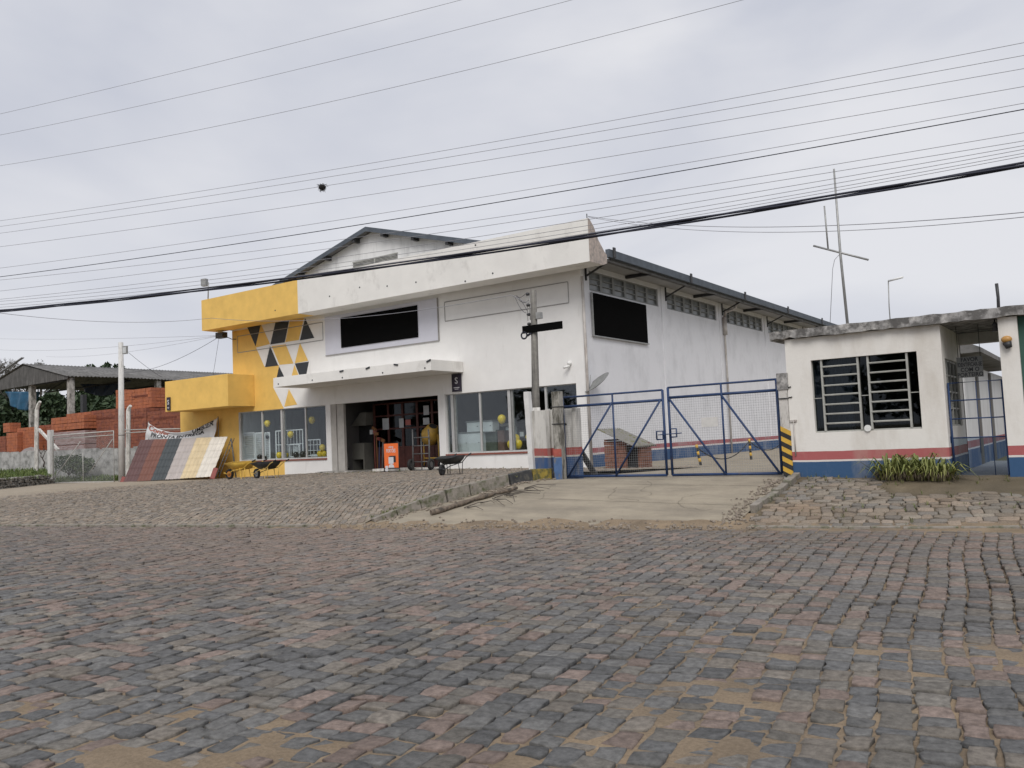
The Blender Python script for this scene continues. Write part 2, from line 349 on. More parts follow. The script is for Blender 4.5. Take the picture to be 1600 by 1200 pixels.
# ---- setts generator
def setts(name, origin, ang, a0, a1, b0, b1, rw, lens, zf, keep, palette, material, gap=.010, jit=.010, dome=.006, drop=.05, seed=1, tilt=.012, lvl=.006):
    R_ = np.random.default_rng(seed); ca, sa = math.cos(ang), math.sin(ang)
    A0 = []; A1 = []; B0 = []; B1 = []; D = []
    a = a0; k = 0
    while a < a1:
        wv = rw*R_.uniform(.86, 1.16); n = int((b1-b0)/lens[0])+2
        l = R_.uniform(lens[0], lens[1], n); e = b0 - R_.uniform(0, lens[1]) + np.concatenate([[0], np.cumsum(l)]); e = e[e < b1+.3]
        m = len(e)-1
        A0.append(np.full(m, a)); A1.append(np.full(m, a+wv)); B0.append(e[:-1]); B1.append(e[1:]); a += wv
    A0, A1, B0, B1 = map(np.concatenate, (A0, A1, B0, B1))
    ac = (A0+A1)/2; bc = (B0+B1)/2
    wav = lambda a_, b_: .05*np.sin(b_*.55+a_*.21)+.03*np.sin(b_*1.3+2+a_*.13)        # rows are never straight
    cx = origin[0]+ac*ca-bc*sa; cy = origin[1]+ac*sa+bc*ca
    K_ = keep(cx, cy); A0, A1, B0, B1, ac, bc, cx, cy = [q[K_] for q in (A0, A1, B0, B1, ac, bc, cx, cy)]
    n = len(A0); g = gap*R_.uniform(.5, 1.9, n)
    ha = (A1-A0)/2-g; hb = (B1-B0)/2-g*R_.uniform(.7, 1.3, n)
    # 8 rim points, jittered
    ua = np.array([-1, 0, 1, 1, 1, 0, -1, -1]); ub = np.array([-1, -1, -1, 0, 1, 1, 1, 0])
    ja = R_.normal(0, jit, (n, 8)); jb = R_.normal(0, jit, (n, 8))
    cn = np.where((ua*ub) != 0, .975, 1.0)
    pa = ha[:, None]*ua*cn+ja; pb = hb[:, None]*ub*cn+jb
    rings = []
    hz = R_.normal(0, lvl, n); ta = R_.normal(0, tilt, n); tb = R_.normal(0, tilt, n)
    for s_, dz in ((1.0, -drop), (1.0, -.003), (.965, dome*.5), (.6, dome*.8)):
        qa = pa*s_ if s_ == 1 else pa*s_; qb = pb*s_
        aa = ac[:, None]+qa; bb = bc[:, None]+qb; aa = aa+wav(ac, bc)[:, None]
        x = origin[0]+aa*ca-bb*sa; y = origin[1]+aa*sa+bb*ca
        z = zf(x, y)+dz+hz[:, None]+(ta[:, None]*qa+tb[:, None]*qb)*3
        rings.append(np.stack([x, y, z], -1))
    vs = np.stack(rings, 1).reshape(-1, 3)                # n*4*8
    q = []
    for r in range(3):
        for k in range(8):
            k2 = (k+1) % 8; q.append((r*8+k, r*8+k2, r*8+8+k2, r*8+8+k))
    q += [(24, 25, 26, 31), (31, 26, 27, 30), (30, 27, 28, 29)]
    q = (np.array(q)[None]+(np.arange(n)*32)[:, None, None]).reshape(-1, 4)
    t = palette(cx, cy, R_)
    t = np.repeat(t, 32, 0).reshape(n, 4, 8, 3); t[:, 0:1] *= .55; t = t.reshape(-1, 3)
    o = fastmesh(name, vs, q, t, material, False); return o
def road_pal(x, y, R_):
    n = len(x); base = np.array([[.128, .128, .127], [.150, .148, .143], [.170, .158, .140], [.215, .168, .145], [.196, .175, .150]])
    pinkr = fbm(x, y, .13, 3, 9)+.25*((x < -8) & (y > 8.2+.165*x+0.0))
    pp = np.clip(.10+.9*(pinkr-.55), .06, .45)
    c = R_.random(n); idx = np.where(c < pp, 3, np.where(c < pp+.15, 4, np.where(c < pp+.3, 2, np.where(c < pp+.55, 1, 0))))
    col = base[idx]*R_.uniform(.84, 1.18, (n, 1))
    far = np.clip((x*-.16+y-6)/9, 0, 1)[:, None]*.45
    dust = np.array([.215, .178, .150]); col = col*(.80+.42*fbm(x, y, .32, 3, 19))[:, None]; lf = (np.clip((-x-5)/7, 0, 1)*np.clip((y-.33*(-x-8)-4)/4, 0, 1))[:, None]*.40*(.6+.8*fbm(x, y, .5, 2, 29))[:, None]; col = col*(1-lf)+np.array([.25, .185, .15])*lf; return col*(1-far)+dust*far
ANG = math.atan(.165)
rd = setts('road', (0, 0), ANG-.03, -40, 12, -6, 18.2, .178, (.13, .25), lambda x, y: 0*x, lambda x, y: (y < yc(x)-.05) & (y > -3) & (x > -36) & (x < 9) & (y > -.40*(x+3)-1.5), road_pal, m_stone, gap=.0085, jit=.0085, dome=.003, seed=3, lvl=.005, tilt=.012)
tag(rd, kind='structure')
def sand_tint(x, y):
    g = fbm(x, y, 1.3, 4, 21)[..., None]; d = fbm(x, y, 5.0, 3, 31)[..., None]
    c = np.array([.31, .235, .155])*g+np.array([.16, .13, .10])*(1-g); return c*(.75+.5*d)
def sand_z(x, y):
    n = fbm(x, y, .45, 3, 41); n2 = fbm(x, y, 3.1, 4, 51)
    d = yc(x)-y
    edge = np.clip(1-d/1.1, 0, 1)*np.clip((x+13)/2, .25, 1)                     # sand gathers along the edge of the road
    nearl = np.clip(1-np.hypot((x+4.4)*.8, (y-2.4)*1.2)/2.2, 0, 1)                       # and where the verge begins
    return -.030+.020*np.clip((n-.52)*3.2, -.3, 1)*(.35+n2)+.045*edge*(n2-.25)+.088*nearl*(n2-.14)+.018*(fbm(x, y, 7.0, 3, 57)-.5)+.012*(n2-.5)+.012*np.clip((x+4.5)/3, 0, 1)*np.clip((11-y)/5, 0, 1)+.010*np.clip((5.5-y)/3, 0, 1)
sd_ = grid('sand_between_setts', np.arange(-36, 9, .09), np.arange(-3, 16.2, .09), sand_z, sand_tint, m_sand, lambda x, y: (y < yc(x)+.12) & (y > -.40*(x+3)-1.7))
tag(sd_, kind='structure')
# ---- forecourt of small worn stones and dust, left of the drive
KX0, KY0, KX1, KY1 = -12.35, 12.75, -10.75, 17.05      # foot of the kerb beside the drive
def kerbx(y): return KX0+(KX1-KX0)*(np.clip(y, 12, 40)-KY0)/(KY1-KY0)
def fore(x, y): return (y > yc(x)+.0) & (((x < kerbx(y)-.14) & (y < 17.3)) | ((x < -11.3) & (y >= 17.3) & (x < -11.3-0.0*(y)))) & (y < 27.2) & (x > -64)
def fore_tint(x, y):
    g = fbm(x, y, .5, 4, 61)[..., None]; d = fbm(x, y, 4.0, 4, 71)[..., None]; l = np.clip((-x-24)/14, 0, 1)[..., None]
    c = np.array([.33, .28, .215])*g+np.array([.23, .20, .16])*(1-g); c = c*(1-l)+np.array([.33, .285, .225])*l; return c*(.78+.44*d)
fb = grid('forecourt_dust', np.arange(-64, -10.6, .22), np.arange(3.5, 27.5, .22), lambda x, y: Gf(x, y)-.018+.034*(fbm(x, y, .35, 3, 81)-.42)+.018*(fbm(x, y, 3, 3, 91)-.5)+.05*np.clip((-x-30)/12, 0, 1), fore_tint, m_sand, lambda x, y: (y > yc(x)-.02) & (x < np.where(y < 17.2, kerbx(y)-.12, -10.7)))
tag(fb, kind='structure')
def fore_pal(x, y, R_):
    n = len(x); base = np.array([[.265, .228, .186], [.235, .205, .172], [.272, .225, .182], [.205, .184, .160]])
    idx = R_.integers(0, 4, n); return base[idx]*R_.uniform(.8, 1.18, (n, 1))
fs = setts('forecourt', (0, 0), ANG+.42, -45, 16, -4, 50, .135, (.11, .20), Gf, lambda x, y: fore(x, y) & (y > yc(x)+.14) & (x > -46) & (RNG.random(len(x)) > .04+.9*np.clip((-x-30)/12, 0, 1)), fore_pal, m_stone2, gap=.010, jit=.010, dome=.004, seed=5, lvl=.005, tilt=.016)
tag(fs, kind='structure')
# ---- concrete drive
def drive(x, y): return (y > yc(x)+.05) & (x > np.where(y < 17.25, kerbx(y)-.02, -15.4)) & (x < -5.12) & (y < 60)
m_drive = mat('swept_concrete', (.34, .295, .225), .10, 1.3, .92, .8, 50, detail=14, col2=(.25, .215, .165), thr=(.40, .75), stain=(.17, .15, .12), sscale=(.35, 1.5, 1), sthr=(.45, .85))
dv = grid('driveway', np.concatenate([np.arange(-15.6, -4.9, .12)]), np.concatenate([np.arange(12, 20, .12), np.arange(20, 62, 1.0)]), lambda x, y: G(x, y)+.006*(fbm(x, y, 1.5, 3, 5)-.5), None, m_drive, drive)
tag(dv, kind='structure')
mb = MB(); R_ = random.Random(6)
for y0, x0_, x1_ in ((14.75, -11.6, -5.3), (16.15, -11.1, -5.25), (20.5, -15.2, -5.3), (24.5, -15.2, -5.3)):
    x = x0_; yy = y0
    while x < x1_:
        y2 = yy+R_.gauss(0, .006); mb.add([(x, yy-.006, float(G(x, yy))+.008), (x+.15, y2-.006, float(G(x+.15, y2))+.008), (x+.15, y2+.006, float(G(x+.15, y2))+.008), (x, yy+.006, float(G(x, yy))+.008)], [(0, 1, 2, 3)]); x += .15; yy = y2
for _ in range(5):
    x = R_.uniform(-10.5, -5.8); yy = R_.uniform(14, 16.8); a = R_.uniform(0, 6.28)
    for _k in range(26):
        a += R_.gauss(0, .35); x2 = x+.07*math.cos(a); y2 = yy+.07*math.sin(a)
        if not (-11 < x2 < -5.4 and yc(x2)+.3 < y2 < 17): break
        n_x, n_y = -math.sin(a)*.004, math.cos(a)*.004; mb.add([(x-n_x, yy-n_y, float(G(x, yy))+.009), (x2-n_x, y2-n_y, float(G(x2, y2))+.009), (x2+n_x, y2+n_y, float(G(x2, y2))+.009), (x+n_x, yy+n_y, float(G(x, yy))+.009)], [(0, 1, 2, 3)]); x, yy = x2, y2
o = mb.build('driveway_joints', mat('joint_dirt', (.17, .145, .11), .2, 5)); tag(o, kind='structure')
dsand = grid('sand_drift', np.arange(-14.5, 8, .08), np.arange(11.5, 18.5, .08),
    lambda x, y: G(x, y)-.012+.055*np.clip(1-np.abs(y-yc(x)-.12)/(.38+.35*fbm(x, y, .8, 2, 3)), 0, 1)*fbm(x, y, 2.2, 4, 7)+0*x, sand_tint, m_sand, lambda x, y: (np.abs(y-yc(x)-.1) < .8))
tag(dsand, kind='structure')
# ---- right-hand pavement of larger stones
def rpal(x, y, R_):
    n = len(x); base = np.array([[.235, .205, .168], [.205, .185, .158], [.25, .208, .168], [.18, .166, .148], [.22, .188, .152]])
    d = np.clip((fbm(x, y, .9, 3, 77)-.5)*3, 0, 1)[:, None]
    c = base[R_.integers(0, 5, n)]*R_.uniform(.82, 1.18, (n, 1)); return c*(1-d*.5)+np.array([.30, .20, .12])*d*.5
def rz(x, y): return G(x, y)+.06*np.clip((y-yc(x))/.8, 0, 1)
def rkeep(x, y): return (y > yc(x)+.16) & (x > -4.86+.02*y*0) & (y < 16.75) & (x < 9) & ~((x > -3.3) & (y > 15.7+.15*np.sin(x*3)))
rs = setts('pavement', (0, 0), ANG+math.pi/2, 8, 22, -12, 10, .145, (.15, .30), rz, rkeep, rpal, m_stone2, gap=.008, jit=.011, dome=.004, seed=9, lvl=.006, tilt=.02)
tag(rs, kind='structure')
rbase = grid('pavement_earth', np.arange(-4.98, 9, .1), np.arange(13.3, 17.1, .1), lambda x, y: rz(x, y)-.028+.05*(fbm(x, y, 1.5, 4, 15)-.5)+.03*((x > -3.3) & (y > 15.8)), lambda x, y: sand_tint(x, y)*np.array([.62, .66, .66]), m_sand, lambda x, y: (y > yc(x)+.05))
tag(rbase, kind='structure')
# edge stones of the road, drive kerb
def stone_row(name, pts, wd, hd, ln, material, seed=3, mats=None, zoff=0., jit=.012, fnc=None):
    R_ = random.Random(seed); mb = MB(); d = 0; P = [Vector(p) for p in pts]
    for i in range(len(P)-1):
        seg = P[i+1]-P[i]; L_ = seg.length; u = seg.normalized(); t = 0
        while t < L_-.02:
            l = min(ln*R_.uniform(.75, 1.25), L_-t); a = P[i]+u*(t+.006); b = P[i]+u*(t+l-.006)
            j = Vector((R_.gauss(0, jit), R_.gauss(0, jit), R_.gauss(0, jit*.5)))
            mb.beam(a+j+Vector((0, 0, zoff-hd/2)), b+j+Vector((0, 0, zoff-hd/2+R_.gauss(0, jit*.4))), wd*R_.uniform(.9, 1.1), hd, fnc((i+t/L_)/(len(P)-1)) if fnc else 0); t += l; d += 1
    return mb.build(name, mats or material, bevel=.012)
m_kerb = mat('granite_kerb', (.25, .225, .195), .2, 8, .9, .7, 30, stain=(.09, .10, .05), sscale=(3, 3, 3), sthr=(.48, .66))
m_kyel = mat('worn_yellow_kerb', (.32, .24, .05), .2, 8, .9, .6, 30, stain=(.10, .10, .05), sscale=(4, 4, 4), sthr=(.42, .62))
m_kblk = mat('worn_black_kerb', (.05, .052, .055), .2, 8, .9, .6, 30, stain=(.14, .13, .11), sscale=(4, 4, 4), sthr=(.5, .7))
pts = [(x, yc(x)+.05, .035+float(Gf(x, yc(x)+.1))) for x in np.arange(-60, -12.1, 1.5)]
e1 = stone_row('edge_stones', pts, .13, .16, .42, m_kerb, 5); tag(e1, kind='structure')
pts = [(x, yc(x)+.08, .05) for x in np.arange(-4.9, 9, 1.5)]
e2 = stone_row('edge_stones', pts, .13, .18, .40, m_kerb, 6); tag(e2, kind='structure')
kp = []
for k in np.linspace(0, 1, 9):
    y = KY0+(KY1-KY0)*k; x = KX0+(KX1-KX0)*k-.07; kp.append((x, y, float(Gf(x-.1, y))+.03+.06*min(1, k*3)))
k1 = stone_row('kerb', kp, .15, .42, .62, m_kerb, 8, [m_kerb, m_kblk, m_kyel], fnc=lambda q: 0 if q < .70 else (1 if q < .80 or q > .88 else 2)); tag(k1, kind='structure')
kp = [tuple(gp(1180, 795, rz)+Vector((0, 0, .07))), (-4.98, 15.6, float(G(-5, 15.6))+.13), (-5.02, 16.9, float(G(-5, 16.9))+.13)]
k2 = stone_row('kerb', kp, .14, .26, .55, m_kerb, 12, jit=.02); tag(k2, kind='structure')
# ================================================================== THE SHOP BUILDING
FX0, FX1, FY = -35.72, -15.45, 27.0
store = empty('shop_building', (-25.6, 27, .5), 'large white and yellow building supply shop with a gabled roof and long side wall', 'shop building')
def yz2(px, py): return ony(300+px/4, 340+py/4, FY)            # survey sheet 2
def wall_grid(name, x0, x1, z0, z1, y, th, holes, matf, mats, parent):
    xs_ = sorted({x0, x1, *[h[0] for h in holes], *[h[1] for h in holes]}); zs_ = sorted({z0, z1, *[h[2] for h in holes], *[h[3] for h in holes]})
    mb = MB()
    xs2 = []
    for a, b in zip(xs_[:-1], xs_[1:]): xs2.append((a, b))
    for a, b in xs2:
        run = None
        for c, d in list(zip(zs_[:-1], zs_[1:]))+[(None, None)]:
            hole = c is None or any(h[0]-1e-6 <= a and b <= h[1]+1e-6 and h[2]-1e-6 <= c and d <= h[3]+1e-6 for h in holes)
            if hole:
                if run: mb.box((a, y, run[0]), (b, y+th, run[1]), matf((a+b)/2, (run[0]+run[1])/2)); run = None
            else: run = (run[0] if run else c, d)
    return mb.build(name, mats, parent)
LW = (-35.36, -29.14, 1.19, 3.6); EN = (-28.83, -22.48, .55, 3.6); RW = (-22.12, -15.87, 1.17, 3.6)
fw = wall_grid('front_wall', FX0, FX1, .1, 8.2, FY, .22, [LW, EN, RW], lambda x, z: 0, [m_white, m_yellow], store)
# yellow paint, black and white figures: sheets of paint a few mm proud
def sheet(name, pts, y, material, parent=fw, th=.004):
    P = [Vector((q[0], y, q[2])) for q in pts]; mb = MB(); mb.prism(P, (0, -th, 0)); return mb.build(name, material, parent)
def S2(lst): return [yz2(*q) for q in lst]
TOPZ = 7.70
c1 = yz2(432, 668); c2 = yz2(488, 790); c3 = yz2(400, 812); c4 = yz2(455, 932); c5 = yz2(545, 922); c6 = yz2(530, 1000); c7 = yz2(508, 1003); c8 = yz2(508, 1062); c9 = yz2(572, 1186)
YX = [(FX0, 0, 3.6), (FX0, 0, TOPZ), (c1[0]-.1, 0, TOPZ), c1, c2, c3, c4, c5, c6, c7, c8, c9, (c9[0], 0, 3.6)]
sheet('yellow_field', [YX[0], YX[12]]+list(reversed(YX[1:12])), FY, m_yellow)
sheet('yellow_field', [(FX0, 0, .3), (LW[0], 0, .3), (LW[0], 0, 3.6), (FX0, 0, 3.6)], FY, m_yellow)
xb = ony(445, 735, FY)[0]
sheet('yellow_field', [(LW[0], 0, .3), (xb, 0, .3), (xb, 0, 1.19), (LW[0], 0, 1.19)], FY, m_yellow)
m_cream = m_white
shapes = [('black', [(345, 683), (430, 672), (398, 805)]), ('white', [(437, 668), (516, 655), (487, 787)]),
 ('black', [(522, 655), (608, 643), (580, 780), (490, 793)]), ('yellow', [(613, 640), (700, 628), (668, 765), (584, 778)]),
 ('black', [(707, 628), (765, 752), (675, 768)]), ('white', [(403, 815), (484, 803), (452, 928)]), ('black', [(488, 803), (540, 925), (457, 935)]),
 ('yellow', [(499, 803), (586, 792), (635, 912), (547, 920)]), ('yellow', [(675, 782), (727, 895), (643, 910)]),
 ('black', [(545, 930), (577, 995), (530, 1000)]), ('yellow', [(641, 920), (667, 985), (623, 990)]), ('black', [(643, 912), (731, 900), (715, 980), (672, 985)]),
 ('white', [(515, 1070), (600, 1070), (570, 1183)]), ('yellow', [(606, 1072), (658, 1168), (577, 1182)])]
for colr, pts in shapes:
    pts = [yz2(*q) for q in pts]; pts = list(reversed(pts))
    if colr == 'yellow' : pass
    sheet('painted_figure', pts, FY-.004, {'black': m_black, 'white': m_white, 'yellow': m_yellow}[colr])
# thin grooves outlining recessed panels
def groove(x0, x1, z0, z1, y=FY-.009):
    mb = MB()
    for a, b in (((x0, z0), (x1, z0)), ((x0, z1), (x1, z1)), ((x0, z0), (x0, z1)), ((x1, z0), (x1, z1))):
        if a[1] == b[1]: mb.box((a[0], y, a[1]-.016), (b[0], y-.01, a[1]+.016))
        else: mb.box((a[0]-.012, y-.001, a[1]+.017), (a[0]+.012, y-.01, b[1]-.017))
    return mb.build('panel_groove', m_line, fw)
groove(-21.92, -16.0, 6.6, 7.39); q0 = yz2(287, 845); q1 = yz2(820, 760)
groove(q0[0], q1[0], q0[2], q0[2]+.82)
# fascia band with raised parapet
fx0, fx1 = -36.28, -14.28
prof = [(25.65, 7.69), (25.65, 9.21), (25.76, 9.21), (26.05, 8.98), (26.35, 8.55), (26.75, 8.2), (26.92, 8.1), (26.92, 7.80), (26.6, 7.69)]
xs_ = ony(465, 460, 25.65)[0]
fa = MB()
fa.prism([(fx0, y, z) for y, z in reversed(prof)], (xs_-fx0, 0, 0), 1)
fa.prism([(xs_, y, z) for y, z in reversed(prof)], (fx1-xs_, 0, 0), 0)
fasc = fa.build('fascia_band', [m_fascia, m_yellow], store)
m_endcap = mat('stained_end_cap', (.50, .42, .37), .2, 6, .9, .5, 20, col2=(.30, .27, .25), thr=(.4, .65))
ec = MB(); ec.prism([(fx1+.001, y, z) for y, z in reversed(prof)], (.006, 0, 0)); ec.build('end_cap', m_endcap, fasc)
mb = MB()
for px, py in ((430, 485), (515, 463), (562, 449), (605, 447), (650, 441), (727, 439.5), (743, 383), (770, 427)):
    p = ony(px, py, 25.65); mb = MB(); mb.disc((p[0], 25.645, p[2]), (0, 1, 0), .035, 8, .01); mb.build('bolt', m_black, fasc)
# canopy over the entrance
cb = MB(); cb.box((-30.15, 24.98, 4.43), (-21.08, 26.98, 4.86)); cano = cb.build('entrance_canopy', [m_fascia], store, bevel=.01)
mb = MB()
for px, py in ((534, 578), (575, 573), (619, 568), (670, 561)):
    p = ony(px, py, 24.98); mb.obox((p[0], 24.96, min(p[2], 4.80)), (.22, .03, .06), Matrix.Rotation(random.uniform(-.4, .5), 3, 'Y')); mb.build('spotlight_stub', m_black, cano); mb = MB()
for px, py in ((435, 600), (488, 594), (535, 590), (598, 582.5), (664, 575)):
    p = ony(px, py, 24.98); mb = MB(); mb.disc((p[0], 24.975, p[2]), (0, 1, 0), .035, 8, .01); mb.build('bolt', m_black, cano)
# low wing to the left with a yellow box canopy
wx = ony(282, 700, FY)[0]
mb = MB(); mb.box((wx, FY+.02, .1), (FX0, FY+.25, 5.2)); mb.build('wing_wall', m_yellow, store)
y_c = 25.45
mb = MB(); mb.box((ony(258, 620, y_c)[0], y_c, 3.84), (ony(356, 610, y_c)[0], 26.99, 5.38)); mb.build('wing_canopy', m_yellow, store, bevel=.01)
mb = MB(); mb.box((wx, FY+.25, .1), (wx+.25, 40, 5.2)); mb.box((wx, FY+.25, 5.05), (FX0, 40, 5.2)); mb.build('wing_roof', m_fascia, store)
# gable, roof
RX, RZ, SL, VY = -25.5, 11.03, .272, 26.25
mb = MB(); hw = 10.0
GW = 26.62
mb.prism([(RX-hw, GW, 8.25), (RX+hw, GW, 8.25), (RX+hw, GW, RZ-SL*hw-.12), (RX, GW, RZ-.12), (RX-hw, GW, RZ-SL*hw-.12)], (0, .25, 0))
m_gable = mat('gable_white', (.76, .76, .75), .05, 1.2, .85, .2, 12, stain=(.46, .46, .45), sthr=(.5, .8))
gb = mb.build('gable_wall', m_gable, store)
a = ony(552, 411, GW); b = ony(621, 395.5, GW); zt = (a[2]+b[2])/2
mb = MB(); mb.box((a[0], GW+.02, zt-.22), (b[0], GW-.01, zt)); vt = mb.build('gable_vent', m_dark, gb)
mb = MB()
for k in range(4): mb.box((a[0], GW-.012, zt-.2+k*.055), (b[0], GW-.03, zt-.175+k*.055))
mb.box((a[0]-.03, GW-.008, zt), (b[0]+.03, GW-.035, zt+.03)); mb.box((a[0]-.03, GW-.008, zt-.25), (b[0]+.03, GW-.035, zt-.22)); mb.box(((a[0]+b[0])/2-.03, GW-.008, zt-.22), ((a[0]+b[0])/2+.03, GW-.035, zt))
mb.build('louvre', m_ivory, vt)
mb = MB(); we = 11.15
for s in (-1, 1):
    e = RX+s*we; ze = RZ-SL*we
    pr = [(RX, VY, RZ), (e, VY, ze), (e, VY, ze-.09), (RX, VY, RZ-.09)]
    mb.prism(pr if s < 0 else list(reversed(pr)), (0, 34.5, 0))
roof = mb.build('roof', m_fibre, store)
mb = MB()
for s in (-1, 1):
    e = RX+s*we; ze = RZ-SL*we
    pr = [(RX, VY-.03, RZ+.03), (e, VY-.03, ze+.03), (e, VY-.03, ze-.17), (RX, VY-.03, RZ-.17)]
    mb.prism(pr if s < 0 else list(reversed(pr)), (0, .028, 0))
mb.build('verge_board', m_darkroof, roof)
for k, (s, d) in enumerate([(-1, .8), (-1, 2.6), (-1, 4.4), (1, .9), (1, 2.6), (1, 4.4), (1, 6.2)]):
    mb = MB(); x = RX+s*d; mb.box((x-.07, VY+.01, RZ-SL*d-.29), (x+.07, GW-.004, RZ-SL*d-.12)); mb.build('purlin_end', m_darkmetal, roof)
# side wall with the long strip of windows
SX = -15.45
strips = [(27.62, 33.6), (34.5, 40.3), (41.25, 47.2), (48.2, 54.2), (55.2, 60.0)]
mb = MB(); ZB, ZT = 7.07, 7.83
mb.box((SX-.25, 27.221, .1), (SX, 60.8, ZB))
mb.box((SX-.25, 27.221, ZT), (SX, 60.8, 8.02))
prev = 27.221
for a, b in strips+[(60.8, None)]:
    mb.box((SX-.25, prev, ZB), (SX, a, ZT)); prev = b
mb.box((SX-.0, 33.75, ZB-6.4), (SX+.05, 34.3, 8.0)) if False else None
sw = mb.build('side_wall', m_side, store)
for a, b in ((33.85, 34.25), (40.6, 40.95), (47.5, 47.9), (54.5, 54.9)): mb = MB(); mb.box((SX, a, .2), (SX+.035, b, 8.0)); mb.build('pilaster', m_side, store)
for (a, b) in strips:
    n = 6; mb = MB()
    mb.box((SX-.16, a, ZB), (SX-.04, b, ZB+.07)); mb.box((SX-.16, a, ZT-.05), (SX-.04, b, ZT))
    wdt = (b-a)/n
    for k in range(n+1):
        yk = a+k*wdt; mb.box((SX-.17, max(a, yk-.09), ZB+.07), (SX-.035, min(b, yk+.09), ZT-.05))
    for k in range(n):
        for z in (ZB+.27, ZB+.48): mb.box((SX-.13, a+k*wdt+.09, z), (SX-.05, a+(k+1)*wdt-.09, z+.035))
    st = mb.build('strip_window', m_stripgrey, store)
    mb = MB(); mb.box((SX-.12, a, ZB+.07), (SX-.11, b, ZT-.05)); mb.build('pane', mat('dusty_glass', (.17, .18, .18), .3, 2, .3, spec=.6) if 'dusty_glass' not in bpy.data.materials else bpy.data.materials['dusty_glass'], st)
ev = RZ-SL*we
mb = MB(); ex = RX+we
mb.box((ex-.02, VY+.75, 8.04), (ex+.14, 60.8, 8.33)); gut = mb.build('gutter', m_darkroof, store)
mb = MB(); mb.box((SX-.2, 27.3, 8.03), (ex-.03, 60.8, 8.06)); mb.build('soffit', mat('grey_soffit', (.36, .36, .36), .1, 3), store)
for y in (27.05, 34.05, 40.75, 47.7, 54.7, 30.6, 37.5, 44.2, 51.2):
    mb = MB(); br = y in (27.05, 34.05, 40.75, 47.7, 54.7)
    if br:
        mb.beam((SX, y+.3, 7.55), (ex, y+.3, 8.0), .06, .06); mb.beam((SX+.03, y+.3, 7.4), (SX+.03, y+.3, 8.0), .06, .06)
        mb.box((ex+.145, y+.2, 8.05), (ex+.2, y+.35, 8.42))
    else: mb.box((SX, y, 7.9), (ex-.03, y+.14, 8.02))
    mb.build('eave_bracket', m_darkmetal, store)
def pipe(name, pts, r, material, parent, n=8): mb = MB(); mb.tube(pts, r, n); return mb.build(name, material, parent)
m_pipe = mat('stained_pipe', (.50, .47, .44), .2, 3, .8, stain=(.22, .17, .14), sscale=(5, 5, .8), sthr=(.45, .7))
pipe('downpipe', [(SX+.09, 26.96, .5), (SX+.09, 26.96, 7.5)], .055, m_pipe, store)
pipe('downpipe', [(SX+.11, 41.0, .4), (SX+.11, 41.0, 7.15), (SX+.11, 41.0, 7.2)], .05, m_pipe, store)
mb = MB(); mb.tube([(SX+.13, 41.0, 6.4), (SX+.13, 41.0, 7.3)], .12, 10); mb.tube([(SX+.15, 41.0, 7.3), (SX+.2, 41.05, 7.55), (SX+.6, 41.3, 7.7), (SX+.8, 41.3, 8.05)], .075, 8); mb.build('downpipe_head', m_pipe, store)
# back, floor and inner rooms
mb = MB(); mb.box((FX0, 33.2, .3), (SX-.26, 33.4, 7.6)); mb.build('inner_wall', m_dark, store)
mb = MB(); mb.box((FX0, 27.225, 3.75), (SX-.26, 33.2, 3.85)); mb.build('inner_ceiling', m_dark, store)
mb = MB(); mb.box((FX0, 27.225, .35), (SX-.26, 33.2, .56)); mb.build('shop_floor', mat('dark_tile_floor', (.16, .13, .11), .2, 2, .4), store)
mb = MB(); mb.box((LW[0]-.3, 27.23, .56), (LW[1]+.15, 28.6, 1.12)); mb.build('display_ledge', mat('pale_ledge', (.42, .41, .39), .1), store); mb = MB(); mb.box((RW[0]-.15, 27.23, .56), (RW[1]+.2, 28.9, 1.12)); mb.build('display_ledge', bpy.data.materials['pale_ledge'], store)
mb = MB(); mb.box((FX0, FY+.225, .2), (FX0+.2, 60, 7.7)); mb.box((FX0, 60.8, .2), (SX, 61, 8.0)); mb.build('rear_walls', m_gable, store)
mb = MB(); mb.box((-28.98, 27.225, .56), (-28.84, 33, 3.75)); mb.build('partition', m_inner, store); mb = MB(); mb.box((-22.45, 27.225, .56), (-22.3, 33, 3.75)); mb.build('partition', m_inner, store)
# shop windows
def shop_window(W, posts, wide, yellowside=False):
    x0, x1, z0, z1 = W; mb = MB()
    mb.box((x0, FY+.08, z0+.0), (x1, FY+.16, z0+.06)); mb.box((x0, FY+.08, z1-.035), (x1, FY+.16, z1))
    mb.box((x0, FY+.08, z0+.06), (x0+.06, FY+.16, z1-.035)); mb.box((x1-.05, FY+.08, z0+.06), (x1, FY+.16, z1-.035))
    for p in posts: mb.box((p-.045, FY+.08, z0+.06), (p+.045, FY+.16, z1-.035))
    for p in wide: mb.box((p-.10, FY+.07, z0+.06), (p+.03, FY+.17, z1-.035)); mb.box((p+.06, FY+.10, z0+.06), (p+.13, FY+.19, z1-.035), 1)
    w_ = mb.build('shop_window', [m_alum, m_stripgrey], store, bevel=.004)
    xs_ = sorted([x0]+posts+wide+[x1])
    for a, b in zip(xs_[:-1], xs_[1:]):
        g = MB(); g.box((a, FY+.118, z0+.05), (b, FY+.124, z1-.03)); g.build('pane', m_glass, w_)
    s = MB(); s.box((x0-.02, FY-.05, z0-.07), (x1+.02, FY+.08, z0-.002)); s.build('sill', m_redtile, w_)
gx = lambda px, py: float(ony(px, py, FY+.1)[0])
shop_window(LW, [gx(410.5, 680), gx(478.5, 680)], [gx(442, 680)])
shop_window(RW, [float(gx(751, 650)), gx(853, 620)], [gx(798, 650), RW[0]+.35])
